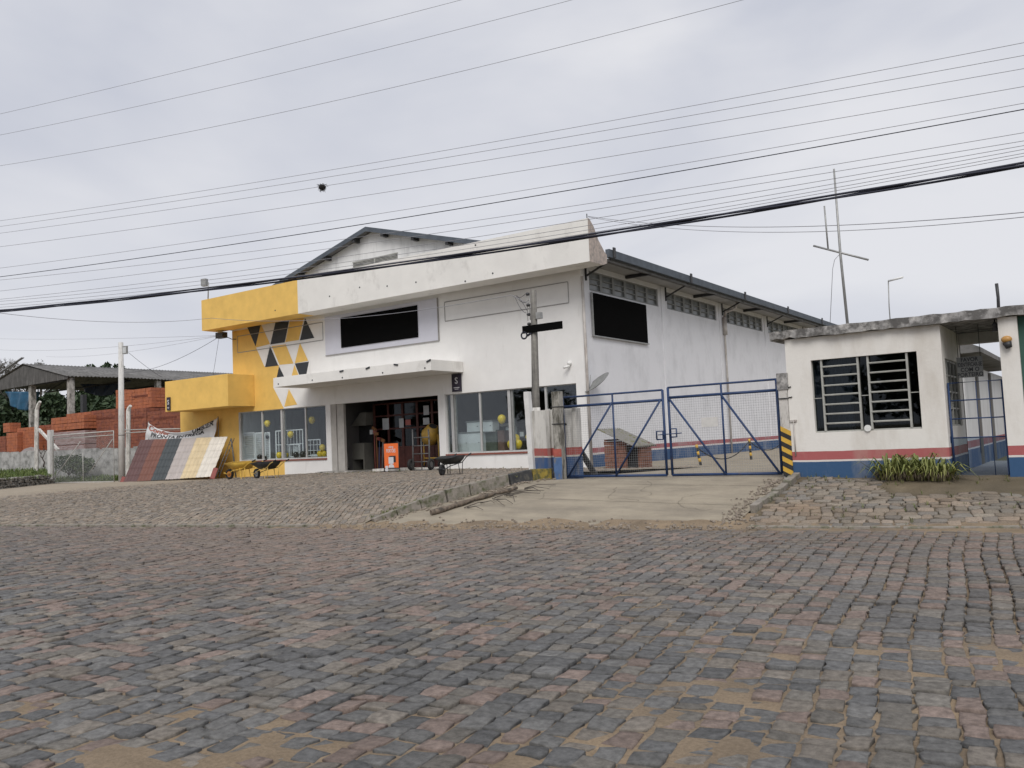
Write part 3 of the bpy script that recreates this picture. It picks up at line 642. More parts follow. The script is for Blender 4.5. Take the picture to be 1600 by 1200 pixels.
# entrance: roller shutter guide, inner doors, step
mb = MB(); mb.box((EN[0], FY+.03, .56), (EN[0]+.32, FY+.14, 3.6)); mb.box((EN[0]+.36, FY+.06, .56), (EN[0]+.78, FY+.2, 3.6)); mb.build('shutter_guide', mat('shutter_grey', (.40, .38, .35), .1, 3), store)
st = MB(); st.box((EN[0]-.05, 26.15, .2), (EN[0]+2.1, 27.0, .60)); st.build('entrance_step', m_concrete, store)
st = MB(); st.box((EN[1]-3.2, 26.35, .2), (EN[1]+.1, 27.0, .66)); st.build('entrance_step', m_cpost, store)
rmp = MB(); rmp.prism([(EN[0]+2.1, 26.1, .2), (EN[0]+2.1, 27, .2), (EN[0]+2.1, 27, .61), (EN[0]+2.1, 26.1, .52)], (1.0, 0, 0)); rmp.build('entrance_ramp', m_wood, store)
DY = 28.7
def dx(px, py, y=DY): return float(ony(px, py, y)[0])
mb = MB(); d0, d1 = dx(586, 680), EN[1]-.02
mb.box((d0, DY, .56), (d1, DY+.06, 1.5)); 
for x in np.linspace(d0, d1, 7): mb.box((x-.06, DY-.02, .58), (x+.06, DY+.07, 3.55))
for z in (1.5, 2.35, 2.95, 3.5): mb.box((d0, DY-.01, z), (d1, DY+.065, z+.07))
dr = mb.build('entrance_door', m_darkred, store)
mb = MB(); mb.box((d0, DY+.03, 1.55), (d1, DY+.036, 3.6)); mb.build('pane', m_glassd, dr)
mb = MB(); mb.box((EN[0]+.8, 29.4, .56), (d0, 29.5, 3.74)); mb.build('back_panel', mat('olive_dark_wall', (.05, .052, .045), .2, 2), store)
m_paper = mat('paper', (.50, .52, .53), .08, 5); m_paperr = mat('red_paper', (.42, .14, .12), .15, 9)
for i, (a, b, c, d, mm, lb) in enumerate([(623.5, 631, 654, 668, m_paper, 'tall white notice taped on the dark entrance door, left of the red notice'), (633.5, 642, 656, 664, m_paperr, 'small red notice taped on the dark entrance door'), (661.5, 670.5, 634, 648, m_paper, 'upper white notice on the right leaf of the entrance door'), (661, 671, 653, 663, m_paper, 'lower white notice on the right leaf of the entrance door'), (597.5, 608, 654, 671, m_paper, 'blue and white poster on a dark panel inside the entrance')]):
    p = ony(a, c, DY-.03); q = ony(b, d, DY-.03); mb = MB(); mb.box((p[0], DY-.03, q[2]), (q[0], DY-.036, p[2])); o = mb.build('notice', mm); tag(o, lb, 'notice')
# shop sign panel and black stand-in boards
mb = MB(); mb.box((-28.98, FY-.035, 5.86), (-22.3, FY-.007, 7.62)); sp = mb.build('shop_sign', mat('pale_lilac_panel', (.60, .60, .66), .03, 2, .5, stain=(.50, .50, .55), sthr=(.6, .9)))
tag(sp, 'pale lilac grey sign panel on the shop front above the canopy', 'sign panel')
mb = MB(); mb.box((-28.98, FY-.05, 5.82), (-22.25, FY-.008, 5.859)); mb.box((-22.299, FY-.05, 5.859), (-22.25, FY-.008, 7.62)); mb.build('edge_trim', m_line, sp)
a = ony(534, 512, FY); b = ony(654, 505, FY)
mb = MB(); mb.box((a[0], FY-.075, 6.1), (b[0], FY-.036, 7.45)); o = mb.build('blackout_board', m_board); tag(o, 'wide plain black stand-in board over a blanked-out area of the pale shop front panel', 'blackout board')  # plain black stand-in for a blanked-out area, sign face unknown
p = onx(924, 460, SX); q = onx(1006, 534, SX)
mb = MB(); mb.box((SX+.045, 27.7, 5.38), (SX+.09, 32.2, 6.98)); o = mb.build('blackout_board', m_board); tag(o, 'tall plain black stand-in board over a blanked-out area of the white side wall below the strip window', 'blackout board')  # added black board; the sign in this blanked-out area is unknown
mb2 = MB(); mb2.box((SX+.03, 27.6, 5.33), (SX+.1, 32.3, 5.375)); mb2.box((SX+.03, 27.62, 5.375), (SX+.1, 27.66, 7.0)); mb2.build('frame', m_metal, o)
def text_mesh(txt, size, extr=0.0, font=None, space=1.0, shear=0.0, align='CENTER', bold=.02):
    c = bpy.data.curves.new('txt', 'FONT'); c.body = txt; c.size = size; c.align_x = align; c.align_y = 'CENTER'; c.extrude = extr; c.space_character = space; c.shear = shear
    c.resolution_u = 3; c.offset = bold*size; o = bpy.data.objects.new('txt', c); COL.objects.link(o)
    dg = bpy.context.evaluated_depsgraph_get(); dg.update(); me = bpy.data.meshes.new_from_object(o.evaluated_get(dg))
    vs = [v.co.copy() for v in me.vertices]; fs = [tuple(p.vertices) for p in me.polygons]
    bpy.data.objects.remove(o); bpy.data.curves.remove(c); bpy.data.meshes.remove(me); return vs, fs
def put_text(name, txt, size, fn, material, parent, **k):
    vs, fs = text_mesh(txt, size, **k); mb = MB(); mb.add([fn(v) for v in vs], fs); return mb.build(name, material, parent)
m_ink = mat('black_ink', (.03, .03, .035), .1); m_wink = mat('white_ink', (.6, .6, .62), .05)
def plaque(c, wd, hd, y, label):
    mb = MB(); mb.box((c[0]-wd/2, y-.02, c[2]-hd/2), (c[0]+wd/2, y-.06, c[2]+hd/2)); o = mb.build('plaque', mat('dark_plaque', (.035, .03, .045), .2, 9) if 'dark_plaque' not in bpy.data.materials else bpy.data.materials['dark_plaque']); tag(o, label, 'plaque')
    put_text('lettering', 'S', hd*.5, lambda v: (c[0]+v.x, y-.064, c[2]+v.y+.1*hd), m_wink, o)
    mb = MB(); mb.box((c[0]-wd*.3, y-.061, c[2]-hd*.30), (c[0]+wd*.3, y-.066, c[2]-hd*.26)); mb.box((c[0]-wd*.2, y-.061, c[2]-hd*.38), (c[0]+wd*.2, y-.066, c[2]-hd*.35)); mb.build('small_print', m_wink, o)
plaque(ony(714.5, 598, FY), .48, .72, FY, 'small dark plaque with a white letter S above the right shop window')
plaque(ony(264.5, 631, y_c), .28, .66, y_c, 'small dark plaque on the left end of the yellow box canopy')
# ================================================================== GUARDHOUSE
GY = 16.9; GX0, GX1 = -5.11, -2.33; ZR = 3.345
gh = empty('guardhouse', (-3.7, GY, .6), 'small white guardhouse with red and blue painted base beside the gate', 'guardhouse')
WN = (-4.63, -2.74, 1.485, 2.895)
gw = wall_grid('front_wall', GX0, GX1, .35, ZR, GY, .16, [WN], lambda x, z: 0, [m_guard], gh)
mb = MB(); mb.box((GX0, GY+.16, .35), (GX0+.14, 19.4, ZR)); mb.box((GX0+.14, 19.3, .35), (GX1, 19.4, ZR)); mb.build('rear_wall', m_guard, gh)
sw2 = MB(); Y1 = 19.4
for a, b, c, d in ((GY+.16, 17.25, .35, ZR), (17.25, 18.9, .35, 1.5), (17.25, 18.9, 2.75, ZR), (18.9, Y1, .35, ZR)): sw2.box((GX1-.14, a, c), (GX1, b, d))
sw2.build('passage_wall', m_guard, gh)
mb = MB()
for y in (17.25, 17.66, 18.07, 18.48, 18.86): mb.box((GX1-.1, y, 1.5), (GX1-.03, y+.04, 2.75))
for z in (1.5, 1.82, 2.13, 2.44, 2.71): mb.box((GX1-.09, 17.25, z), (GX1-.04, 18.9, z+.03))
swin = mb.build('side_window', m_ivory, gh); mb = MB(); mb.box((GX1-.075, 17.27, 1.52), (GX1-.07, 18.88, 2.73)); mb.build('pane', m_glassd, swin)
# pillar, lintel, second wall
PX0, PX1 = -1.42, -1.13
mb = MB(); mb.box((PX0, GY, .3), (PX1, GY+.3, ZR)); mb.build('pillar', m_guard, gh)
m_green = mat('dark_green_wall', (.045, .11, .085), .15, 3, .8)
mb = MB(); mb.box((PX1+.002, GY+.12, .3), (3.2, GY+.4, ZR)); mb.build('green_wall', m_green, gh)
mb = MB(); mb.box((GX1+.002, 19.2, 3.12), (3.0, 19.39, ZR-.002)); mb.build('lintel', m_guard, gh)
# rough slab roof with a ragged edge
def slab():
    R_ = random.Random(4); mb = MB(); n = 70; x0, x1 = -5.36, 3.3; ya, yb = GY-.13, 19.6
    T = []; B = []; T2 = []; B2 = []
    for i in range(n+1):
        x = x0+(x1-x0)*i/n; rag = R_.uniform(-.018, .018)
        if x < -4.95: rag += .06*(R_.random()-.2)
        T.append((x, ya+R_.uniform(-.012, .012), 3.515+R_.uniform(-.008, .008))); B.append((x, ya+R_.uniform(-.01, .015)+max(0, rag), ZR+max(-.01, rag*.8)+.003))
        T2.append((x, yb, 3.52)); B2.append((x, yb, ZR+.004))
    vs = T+B+T2+B2; m_ = n+1; fs = []
    for i in range(n):
        fs += [(m_+i, m_+i+1, i+1, i), (i, i+1, 2*m_+i+1, 2*m_+i), (3*m_+i, 3*m_+i+1, m_+i+1, m_+i), (2*m_+i, 2*m_+i+1, 3*m_+i+1, 3*m_+i)]
    fs += [(0, 2*m_, 3*m_, m_), (n, m_+n, 3*m_+n, 2*m_+n)]
    mb.add(vs, fs); return mb.build('slab_roof', m_lichen, gh)
slab()
mb = MB(); mb.box((-5.46, 18.3, 3.42), (-5.2, 19.7, 3.56)); mb.build('roof_end', m_lichen, gh)
# louvred window
mb = MB(); xa, xb_, za, zb_ = WN
mb.box((xa, GY+.05, za), (xb_, GY+.12, za+.03)); 
def vbar(px, py, wd=.035): x = float(ony(px, py, GY+.06)[0]); mb.box((x-wd/2, GY+.03, za+.03), (x+wd/2, GY+.09, zb_)); return x
v1 = vbar(1287, 620); v2 = vbar(1344, 620); v3 = vbar(1360, 620); v4 = vbar(1421, 615)
win = mb.build('louvred_window', m_ivory, gh)
for a, b in ((v1, v2), (v3, v4)):
    for k in range(7):
        z = za+.17+k*.183; mb = MB(); mb.obox(((a+b)/2, GY+.045, z), (b-a-.03, .05, .018), Matrix.Rotation(.35, 3, 'X')); mb.build('louvre', m_ivory, win)
mb = MB(); mb.box((xa, GY+.06, za+.66), (v1-.02, GY+.075, za+.675)); mb.box((v2+.02, GY+.06, za+.66), (v3-.02, GY+.075, za+.675)); mb.box((v4+.02, GY+.06, za+.66), (xb_, GY+.075, za+.675)); mb.build('tie_rod', m_ivory, win)
mb = MB(); mb.box((xa, GY+.11, za+.03), (xb_, GY+.114, zb_)); mb.build('pane', m_glassd, win)
mb = MB(); mb.box((GX0+.15, 18.2, .7), (GX1-.15, 18.25, ZR)); mb.build('inner_wall', m_dark, gh)
mb = MB(); cn = 26
pts = [(xa+.0+i*.028, GY+.2+.02*math.sin(i*1.7), 0) for i in range(cn)]
for i in range(cn-1): mb.add([(pts[i][0], pts[i][1], za), (pts[i+1][0], pts[i+1][1], za), (pts[i+1][0], pts[i+1][1], zb_), (pts[i][0], pts[i][1], zb_)], [(0, 1, 2, 3)], 0, True)
mb.build('curtain', mat('blue_curtain', (.10, .11, .17), .2, 3), gh)
p = ony(1356, 669, GY-.02); mb = MB(); mb.disc((p[0], GY-.02, p[2]), (0, 1, 0), .062, 18, .03); mb.build('intercom_disc', m_plast, gh)
mb = MB(); mb.tube([(-5.03, GY-.02, 1.05), (-5.03, GY-.02, 1.75)], .012, 6); mb.box((-5.1, GY-.001, 1.72), (-4.97, GY-.03, 1.76)); mb.build('conduit', m_pipe, gh)
mb = MB(); mb.box((GX1-.15, 19.42, .1), (3.3, 30, .515)); mb.build('passage_floor', mat('cement_floor', (.26, .25, .24), .1, 2), gh) if False else None
# building seen through the passage
rb = empty('rear_building', (-4.2, 26, .4), 'white rear building with red and blue base seen through the pedestrian gate', 'building')
m_rear = banded('rear_paint', [(.86, (.06, .11, .21)), (.90, (.6, .58, .58)), (1.08, (.34, .13, .14)), (99, (.60, .60, .60))], (.38, .38, .38))
mb = MB(); mb.box((-4.9, 24, .1), (-2.85, 24.2, 3.05)); mb.box((-3.05, 24.2, .1), (-2.85, 34, 3.05)); mb.box((-2.85, 34, .1), (4, 34.2, 3.4)); mb.build('wall', m_rear, rb)
mb = MB(); mb.prism([(-4.9, 23.6, 3.36), (-2.6, 23.6, 3.47), (-2.4, 23.6, 3.38), (-2.4, 23.6, 3.26), (-4.9, 23.6, 3.2)], (0, 10.2, 0)); mb.box((-3.2, 33.81, 3.42), (5, 36, 3.6)); mb.build('roof', m_fibre, rb)
for y in (26.3, 29.5): mb = MB(); mb.box((-2.849, y, .1), (-2.80, y+.3, 3.0)); mb.build('pilaster', m_inner, rb)
mb = MB(); mb.box((-3.6, 23.95, 1.1), (-3.2, 24.0, 2.6)); mb.build('door', m_stripgrey, rb)
for x in (-2.3, -1.6): mb = MB(); mb.tube([(x, 33.9, .3), (x, 33.9, 3.4)], .05, 8); mb.build('downpipe', m_pipe, rb)
# lamps, bell, sign, small gate
p = ony(1573, 533, GY-.06); t = empty('bulkhead_lamp', (p[0], GY-.06, p[2]-.1), 'amber bulkhead lamp fixed on the guardhouse pillar', 'lamp')
mb = MB(); mb.ball((p[0], GY-.06, p[2]+.03), .085, 12, 8, 0, (1, .7, .75)); mb.build('diffuser', mat('amber_plastic', (.50, .27, .08), .1, 5, .4), t)
mb = MB(); mb.tube([(p[0], GY-.06, p[2]-.02), (p[0]+.03, GY-.06, p[2]-.12)], [.075, .05], 10); mb.box((p[0]-.05, GY-.07, p[2]-.05), (p[0]+.05, GY-.001, p[2]+.05)); mb.build('housing', m_darkmetal, t)
p = ony(1555, 515, GY+.15); t = empty('hanging_bell', (p[0], GY+.15, p[2]), 'small black bell hanging under the slab beside the pillar', 'bell')
mb = MB(); mb.tube([(p[0], GY+.15, ZR-.005), (p[0], GY+.15, p[2]+.1)], .012, 6); mb.build('hanger', m_darkmetal, t)
mb = MB(); mb.tube([(p[0], GY+.15, p[2]+.13), (p[0], GY+.15, p[2]+.08), (p[0], GY+.15, p[2]+.07), (p[0], GY+.15, p[2]-.03)], [.025, .05, .03, .055], 12); mb.build('bell_body', m_darkmetal, t)
a = ony(1494, 559, 17.6); b = ony(1537, 588, 17.6)
mb = MB(); mb.box((a[0], 17.6, b[2]), (b[0], 17.62, a[2])); sg = mb.build('hanging_sign', mat('grey_sign_paint', (.16, .165, .16), .1, 5)); tag(sg, 'grey hanging sign with black lettering in the guardhouse passage', 'sign')
mb = MB(); mb.tube([(a[0]+.03, 17.61, a[2]), (a[0]+.03, 17.61, ZR-.01)], .006, 5); mb.tube([(b[0]-.03, 17.61, a[2]), (b[0]-.03, 17.61, ZR-.01)], .006, 5); mb.build('hanger', m_darkmetal, sg)
cxs = (a[0]+b[0])/2; hh = (a[2]-b[2])
for i, s in enumerate(['FAVOR', 'IDENTIFICAR-SE', 'COM O', 'PORTEIRO']):
    sz = .105; wsc = {1: .62}.get(i, 1.0)
    put_text('lettering', s, sz, lambda v, i=i, wsc=wsc: (cxs+v.x*wsc*.86, 17.594, a[2]-hh*(.14+i*.245)+v.y), m_ink, sg)
pg = empty('pedestrian_gate', (-1.9, 17.15, .6), 'blue barred pedestrian gate in the guardhouse passage', 'gate')
gx0, gx1, gz0, gz1 = -2.30, -1.45, .60, 2.28; yy = 17.15
mb = MB(); mb.tube([(gx0, yy, gz0), (gx0, yy, gz1), (gx1, yy, gz1), (gx1, yy, gz0), (gx0, yy, gz0)], .022, 6); mb.build('frame', m_blue, pg)
for z in (1.29, 1.63, 1.96): mb = MB(); mb.tube([(gx0, yy, z), (gx1, yy, z)], .013, 6); mb.build('rail', m_blue, pg)
for x in (-1.86, -1.66): mb = MB(); mb.tube([(x, yy, 1.0 if x < -1.7 else gz0), (x, yy, gz1)], .007, 6); mb.build('bar', m_blue, pg)
mb = MB(); mb.box((gx0+.02, yy-.004, gz0+.02), (gx1-.02, yy+.004, 1.28)); mb.build('lower_panel', glass('gate_net_panel', (.72, .78, .85), .05), pg)
mb = MB(); mb.box((gx0-.06, yy-.03, 1.2), (gx0-.02, yy+.02, 1.32)); mb.build('latch', m_blue, pg)
mb = MB(); mb.box((-2.4, GY+.02, .3), (-1.35, 24, .575)); o = mb.build('passage_floor', mat('cement_floor', (.24, .235, .225), .1, 2, bump=.2)); tag(o, kind='structure')
# roof things
an = empty('roof_antenna', (-4.6, 19.2, 3.52), 'tall thin antenna mast with crossbar on the guardhouse roof', 'antenna')
A = V(ony(1325, 508, 19.2)); Bp = V(ony(1303, 264, 19.2)); Cx = V(ony(1313, 396, 19.2)); A.z = 3.5
mb = MB(); mb.tube([A, Cx, Bp], [.032, .028, .020], 8); mb.build('mast', m_metal, an)
p1 = V(ony(1271, 384, 19.2)); p2 = V(ony(1357, 406, 19.2)); mb = MB(); mb.tube([p1, p2], .022, 8); mb.build('crossbar', m_metal, an)
s1 = V(ony(1294, 390, 19.2)); s2 = V(ony(1288, 322, 19.2)); mb = MB(); mb.tube([s1, s2], .018, 8); mb.build('short_rod', m_metal, an)
mb = MB(); mb.tube([V(ony(1313, 396, 19.2)), V(ony(1304, 406, 19.22)), V(ony(1301, 420, 19.25)), V(ony(1297, 505, 19.3))], .006, 5); mb.build('lead_wire', m_wireline, an)
t = empty('roof_lamp', (-3.7, 19, 3.52), 'thin pole with a small tubular lamp arm on the guardhouse roof', 'lamp')
a = V(ony(1391, 503, 19)); a.z = 3.5; b = V(ony(1388, 439, 19)); c = V(ony(1411, 433, 18.9))
mb = MB(); mb.tube([a, a*.5+b*.5+Vector((-.01, 0, 0)), b], .012, 6); mb.build('pole', m_metal, t); mb = MB(); mb.tube([b, c], .022, 8); mb.build('lamp_tube', m_plast, t)
a = V(ony(1560, 486, 18.5)); a.z = 3.5; b = V(ony(1557, 443, 18.5)); mb = MB(); mb.tube([a, a*.4+b*.6+Vector((.01, 0, 0)), b], [.03, .028, .03], 8); o = mb.build('pipe_stub', m_darkmetal); tag(o, 'short dark pipe stub standing on the guardhouse roof at the right', 'pipe')
# ================================================================== DRIVE GATE
gy = 17.2
def gate_leaf(xa, xb, z0, z1, name, label, midx, diags, meet_right):
    t = empty(name, ((xa+xb)/2, gy, z0), label, 'gate')
    mb = MB(); zt = z1-.22
    mb.tube([(xa, gy, z0), (xa, gy, z1)], .03, 8); mb.tube([(xb, gy, z0), (xb, gy, z1)], .03, 8)
    mb.tube([(xa, gy, z1), (xb, gy, z1)], .022, 8); mb.tube([(xa, gy, zt), (xb, gy, zt)], .03, 8); mb.tube([(xa, gy, z0), (xb, gy, z0)], .03, 8)
    mb.build('frame', m_blue, t)
    mb = MB(); mb.tube([(midx, gy-.01, z0), (midx, gy-.01, z1)], .022, 8); mb.build('mid_post', m_blue, t)
    for (x1, za_, x2, zb) in diags: mb = MB(); mb.tube([(x1, gy-.035, za_), (x2, gy-.035, zb)], .024, 8); mb.build('diagonal_brace', m_blue, t)
    mb = MB(); s = .052; x = xa+s
    while x < xb-.02: mb.tube([(x, gy+.03, z0), (x, gy+.03, zt)], .0017, 4, cap=False, smooth=False); x += s
    z = z0+s
    while z < zt: mb.tube([(xa, gy+.034, z), (xb, gy+.034, z)], .0017, 4, cap=False, smooth=False); z += s
    mb.build('wire_mesh', m_wire, t); return t
z0, z1 = .70, 2.58; zt = z1-.22
lx = [float(ony(955, 680, gy)[0])+.0, float(ony(1130, 670, gy)[0])]
xm1 = float(ony(957, 620, gy)[0]); xm2 = float(ony(1127, 610, gy)[0])
g1 = gate_leaf(-10.50, -7.93, z0, z1-.02, 'gate_leaf', 'left leaf of the blue mesh driveway gate, beside the mossy post', xm1, [(-10.42, z0, xm1, zt), (xm1, z0, -7.96, zt)], True)
g2 = gate_leaf(-7.80, -5.42, z0, z1+.02, 'gate_leaf', 'right leaf of the blue mesh driveway gate with a white plate on it', xm2, [(-7.77, zt, xm2, z0), (xm2, zt, -5.45, z0)], False)
for g in (g1, g2): g['group'] = 'leaves of the blue driveway gate'
mb = MB(); mb.tube([(-8.10, gy-.05, 1.48), (-7.95, gy-.05, 1.48), (-7.95, gy-.05, 1.66), (-8.10, gy-.05, 1.66), (-8.10, gy-.05, 1.48)], .018, 5); mb.build('lock_plate', m_blue, g1)
mb = MB(); mb.tube([(-7.78, gy-.05, 1.52), (-7.63, gy-.05, 1.52), (-7.63, gy-.05, 1.70), (-7.78, gy-.05, 1.70), (-7.78, gy-.05, 1.52)], .018, 5); mb.tube([(-8.05, gy-.075, 1.58), (-7.50, gy-.075, 1.60)], .012, 6); mb.build('bolt', m_blue, g2)
a = ony(1095, 652, gy-.06); b = ony(1122, 667, gy-.06)
mb = MB(); mb.box((a[0], gy-.055, b[2]+.01), (b[0], gy-.05, a[2]-.01)); o = mb.build('white_plate', mat('dull_plate', (.58, .57, .55), .1, 8), bevel=.002); tag(o, 'blank white plate wired to the mesh of the right gate leaf', 'plate')
# gate posts
def cpost(name, x0, x1, y0, y1, z0, z1, material, label, lean=0., seed=1, cat='post', parent=None):
    R_ = random.Random(seed); mb = MB(); n = 14; rings = []
    for i in range(n+1):
        z = z0+(z1-z0)*i/n; j = .006; rings.append([(x0+R_.uniform(-j, j)+lean*(z-z0), y0+R_.uniform(-j, j), z), (x1+R_.uniform(-j, j)+lean*(z-z0), y0+R_.uniform(-j, j), z), (x1+R_.uniform(-j, j)+lean*(z-z0), y1, z), (x0+lean*(z-z0), y1, z)])
    vs = sum(rings, []); fs = []
    for i in range(n):
        for k in range(4): a = i*4+k; b = i*4+(k+1) % 4; fs.append((a, b, b+4, a+4))
    fs += [(3, 2, 1, 0), (n*4, n*4+1, n*4+2, n*4+3)]
    mb.add(vs, fs); o = mb.build(name, material, parent, bevel=.008)
    if parent is None: tag(o, label, cat)
    return o
rp = cpost('gate_post', -5.285, -5.115, 16.88, 17.05, .5, 2.68, mat('whitewashed_post', (.58, .555, .52), .1, 5, .9, .6, 25, stain=(.15, .14, .12), sscale=(4, 4, 1), sthr=(.5, .68)), 'concrete gate post with yellow and black stripes at its foot, beside the guardhouse', seed=4)
mb = MB(); mb.add([], []); zz = .55; k = 0
yb_ = 16.88-.009
def clipstripe(z, h, mi):
    mb.prism([(-5.292, yb_, z+.10), (-5.108, yb_, z), (-5.108, yb_, z+h), (-5.292, yb_, z+h+.10)], (0, -.004, 0), mi)
    mb.prism([(-5.1075, yb_-.004, z), (-5.1075, 17.05, z-.02), (-5.1075, 17.05, z+h-.02), (-5.1075, yb_-.004, z+h)], (.004, 0, 0), mi)
for k in range(10): clipstripe(.57+k*.098, .098-.002, k % 2)
m_sy = mat('worn_yellow_stripe', (.62, .38, .06), .1, 8, .8, .3, 30, stain=(.3, .2, .08), sscale=(6, 6, 6), sthr=(.55, .75)); m_sb = mat('worn_black_stripe', (.03, .03, .03), .2, 8, .8, .3, 30, stain=(.12, .11, .10), sscale=(6, 6, 6), sthr=(.6, .8))
mb.build('warning_stripes', [m_sb, m_sy], rp)
mb = MB(); mb.box((-5.30, 16.86, 2.18), (-5.1, 17.07, 2.20)); mb.tube([(-5.1, 16.9, 2.2), (-5.03, 16.88, 2.21)], .012, 6); mb.tube([(-5.1, 16.9, 2.40), (-5.04, 16.88, 2.41)], .012, 6); mb.build('hinge_strap', m_darkmetal, rp)
mb = MB(); mb.box((-5.31, 16.86, 2.36), (-5.09, 17.06, 2.695)); mb.build('mossy_cap', m_lichen, rp, bevel=.01)
lp = cpost('gate_post', -10.62, -10.42, 16.9, 17.1, .5, 2.70, mat('mossy_gate_post', (.36, .345, .31), .2, 6, .95, .6, 25, stain=(.09, .085, .07), sscale=(5, 5, 1.4), sthr=(.42, .6)), 'mossy concrete gate post at the left end of the blue gate', seed=7)
mb = MB(); mb.box((-10.63, 16.89, .52), (-10.41, 16.895, 1.16), 0); mb.box((-10.63, 16.89, 1.18), (-10.41, 16.895, 1.36), 1); mb.build('painted_bands', [mat('faded_blue', (.08, .15, .30), .2, 5, stain=(.2, .18, .15), sscale=(5, 5, 2), sthr=(.5, .65)), mat('faded_red', (.36, .09, .07), .2, 6, stain=(.25, .2, .17), sscale=(6, 6, 6), sthr=(.55, .7))], lp)
for z in (1.93, 2.33): mb = MB(); mb.box((-10.635, 16.885, z), (-10.405, 17.12, z+.02)); mb.build('hinge_strap', m_darkmetal, lp)
# ribbed wall stub between the utility pole and the gate post
mb = MB(); mb.box((-11.6, 17.35, .45), (-10.2, 17.5, 2.30), 0)
for x in (-11.05, -10.85, -10.3): mb.box((x, 17.27, .45), (x+.1, 17.349, 2.32), 0)
o = mb.build('wall_stub', m_post, bevel=.006); tag(o, 'short stained wall with red and blue base behind the left gate post', 'wall')
# utility pole with hardware
upb = Vector((-11.72, 17.9, .55)); topz = 5.42
up = empty('service_pole', upb, 'weathered grey wooden service pole standing by the left gate post', 'utility pole')
mb = MB(); tp = V(ony(833.5, 453, 17.9)); mb.tube([upb+Vector((0, 0, -.3)), upb+Vector((0, 0, 1.8)), tp], [.105, .10, .075], 10); mb.build('shaft', m_wood, up)
mb = MB(); mb.tube([upb+Vector((0, 0, -.2)), upb+Vector((0, 0, 1.85))], [.112, .108], 10); mb.build('white_sleeve', m_cpost, up)
mb = MB(); x = tp.x-.11
mb.tube([(x-.0, 17.86, 4.62), (x+.0, 17.86, 5.3)], .012, 6)
mb.tube([(x-.06, 17.84, 4.6), (x-.06, 17.84, 5.32)], .008, 6)
mb.build('rack_rod', m_metal, up)
for z in (5.28, 5.0, 4.76, 4.52):
    mb = MB(); mb.tube([(x-.03, 17.84, z-.035), (x-.03, 17.84, z-.02), (x-.03, 17.84, z+.02), (x-.03, 17.84, z+.035)], [.03, .05, .05, .03], 10); mb.build('insulator', m_darkmetal, up)
mb = MB(); mb.box((tp.x+.08, 17.82, 4.62), (tp.x+.23, 17.92, 4.78)); mb.tube([(tp.x+.0, 17.86, 4.6), (tp.x+.15, 17.86, 4.66)], .015, 6); mb.build('junction_box', m_metal, up)
mb = MB(); mb.ring((tp.x-.28, 17.8, 4.24), (0, 1, 0), .085, .022, 18, 6); mb.tube([(tp.x-.19, 17.8, 4.22), (tp.x-.06, 17.82, 4.28)], .03, 6); mb.build('cable_coil', m_cable, up)
mb = MB(); mb.beam((tp.x-.32, 17.80, 4.38), (tp.x+.86, 17.80, 4.38), .19, .03, up=(0, 1, 0)); o = mb.build('blackout_plate', m_board); tag(o, 'narrow black stand-in plate over a blanked-out strip across the service pole', 'plate')  # added plate filling a blanked-out strip, no real plate known here
a = V(ony(830, 612, 17.4)); zb = float(Gf(a.x, 17.4))
cpost('white_post', a.x-.07, a.x+.07, 17.25, 17.4, .5, a.z, mat('white_post_paint', (.66, .655, .64), .03, 3, .8), 'clean white square post standing in front of the service pole', seed=2, lean=-.03)
# dark plank leaning inside the gate
a = V(ony(881, 662, 17.35)); b = V(ony(930, 742, 18.0)); b.z = max(b.z, .66)
mb = MB(); mb.beam(a, b, .14, .05, up=(0, 1, 0)); o = mb.build('plank', m_darkmetal); tag(o, 'thick dark plank leaning against the left gate leaf', 'plank')
# satellite dish, camera
p = ony(934, 600, 25.5); c = Vector((-15.0, 27.4, 3.95)); c = V(onx(935, 600, -15.05))
t = empty('satellite_dish', (SX, c.y, c.z-.3), 'oval satellite dish on the corner of the white side wall', 'satellite dish')
n_ = Vector((-.38, -.50, .75)).normalized(); x_ = n_.orthogonal().normalized(); y_ = n_.cross(x_); mb = MB(); vs = [c]; fs = []
x_ = Vector((.80, -.1, .60)); x_ = (x_-n_*x_.dot(n_)).normalized(); y_ = n_.cross(x_)
for r in (1, 2, 3, 4):
    for k in range(24):
        aa = 2*math.pi*k/24; rr = r/4; vs.append(c + (x_*math.cos(aa)*.56 + y_*math.sin(aa)*.50)*rr + n_*.10*rr*rr)
for k in range(24): fs.append((0, 1+k, 1+(k+1) % 24))
for r in range(3):
    for k in range(24): fs.append((1+r*24+k, 1+(r+1)*24+k, 1+(r+1)*24+(k+1) % 24, 1+r*24+(k+1) % 24))
mb.add(vs, fs, 0, True); o = mb.build('reflector', m_stripgrey, t); so_ = o.modifiers.new('thick', 'SOLIDIFY'); so_.thickness = .015
mb = MB(); mb.tube([(SX, c.y, c.z-.2), c-n_*.03], .02, 6); mb.tube([c+(-x_)*.44, c+n_*.45], .01, 6); mb.build('arm', m_metal, t)
p = ony(890, 572, FY); t = empty('security_camera', (p[0], FY, p[2]), 'small white security camera on the shop front near the corner', 'camera')
mb = MB(); mb.ball((p[0]+.03, FY-.06, p[2]+.1), .085, 10, 8); mb.tube([(p[0]+.03, FY, p[2]+.05), (p[0]+.03, FY-.1, p[2]+.03)], .03, 6); mb.build('mount', m_plast, t)
mb = MB(); mb.tube([(p[0]-.12, FY-.25, p[2]-.06), (p[0]+.05, FY-.08, p[2])], .045, 8); mb.build('camera_body', m_plast, t)
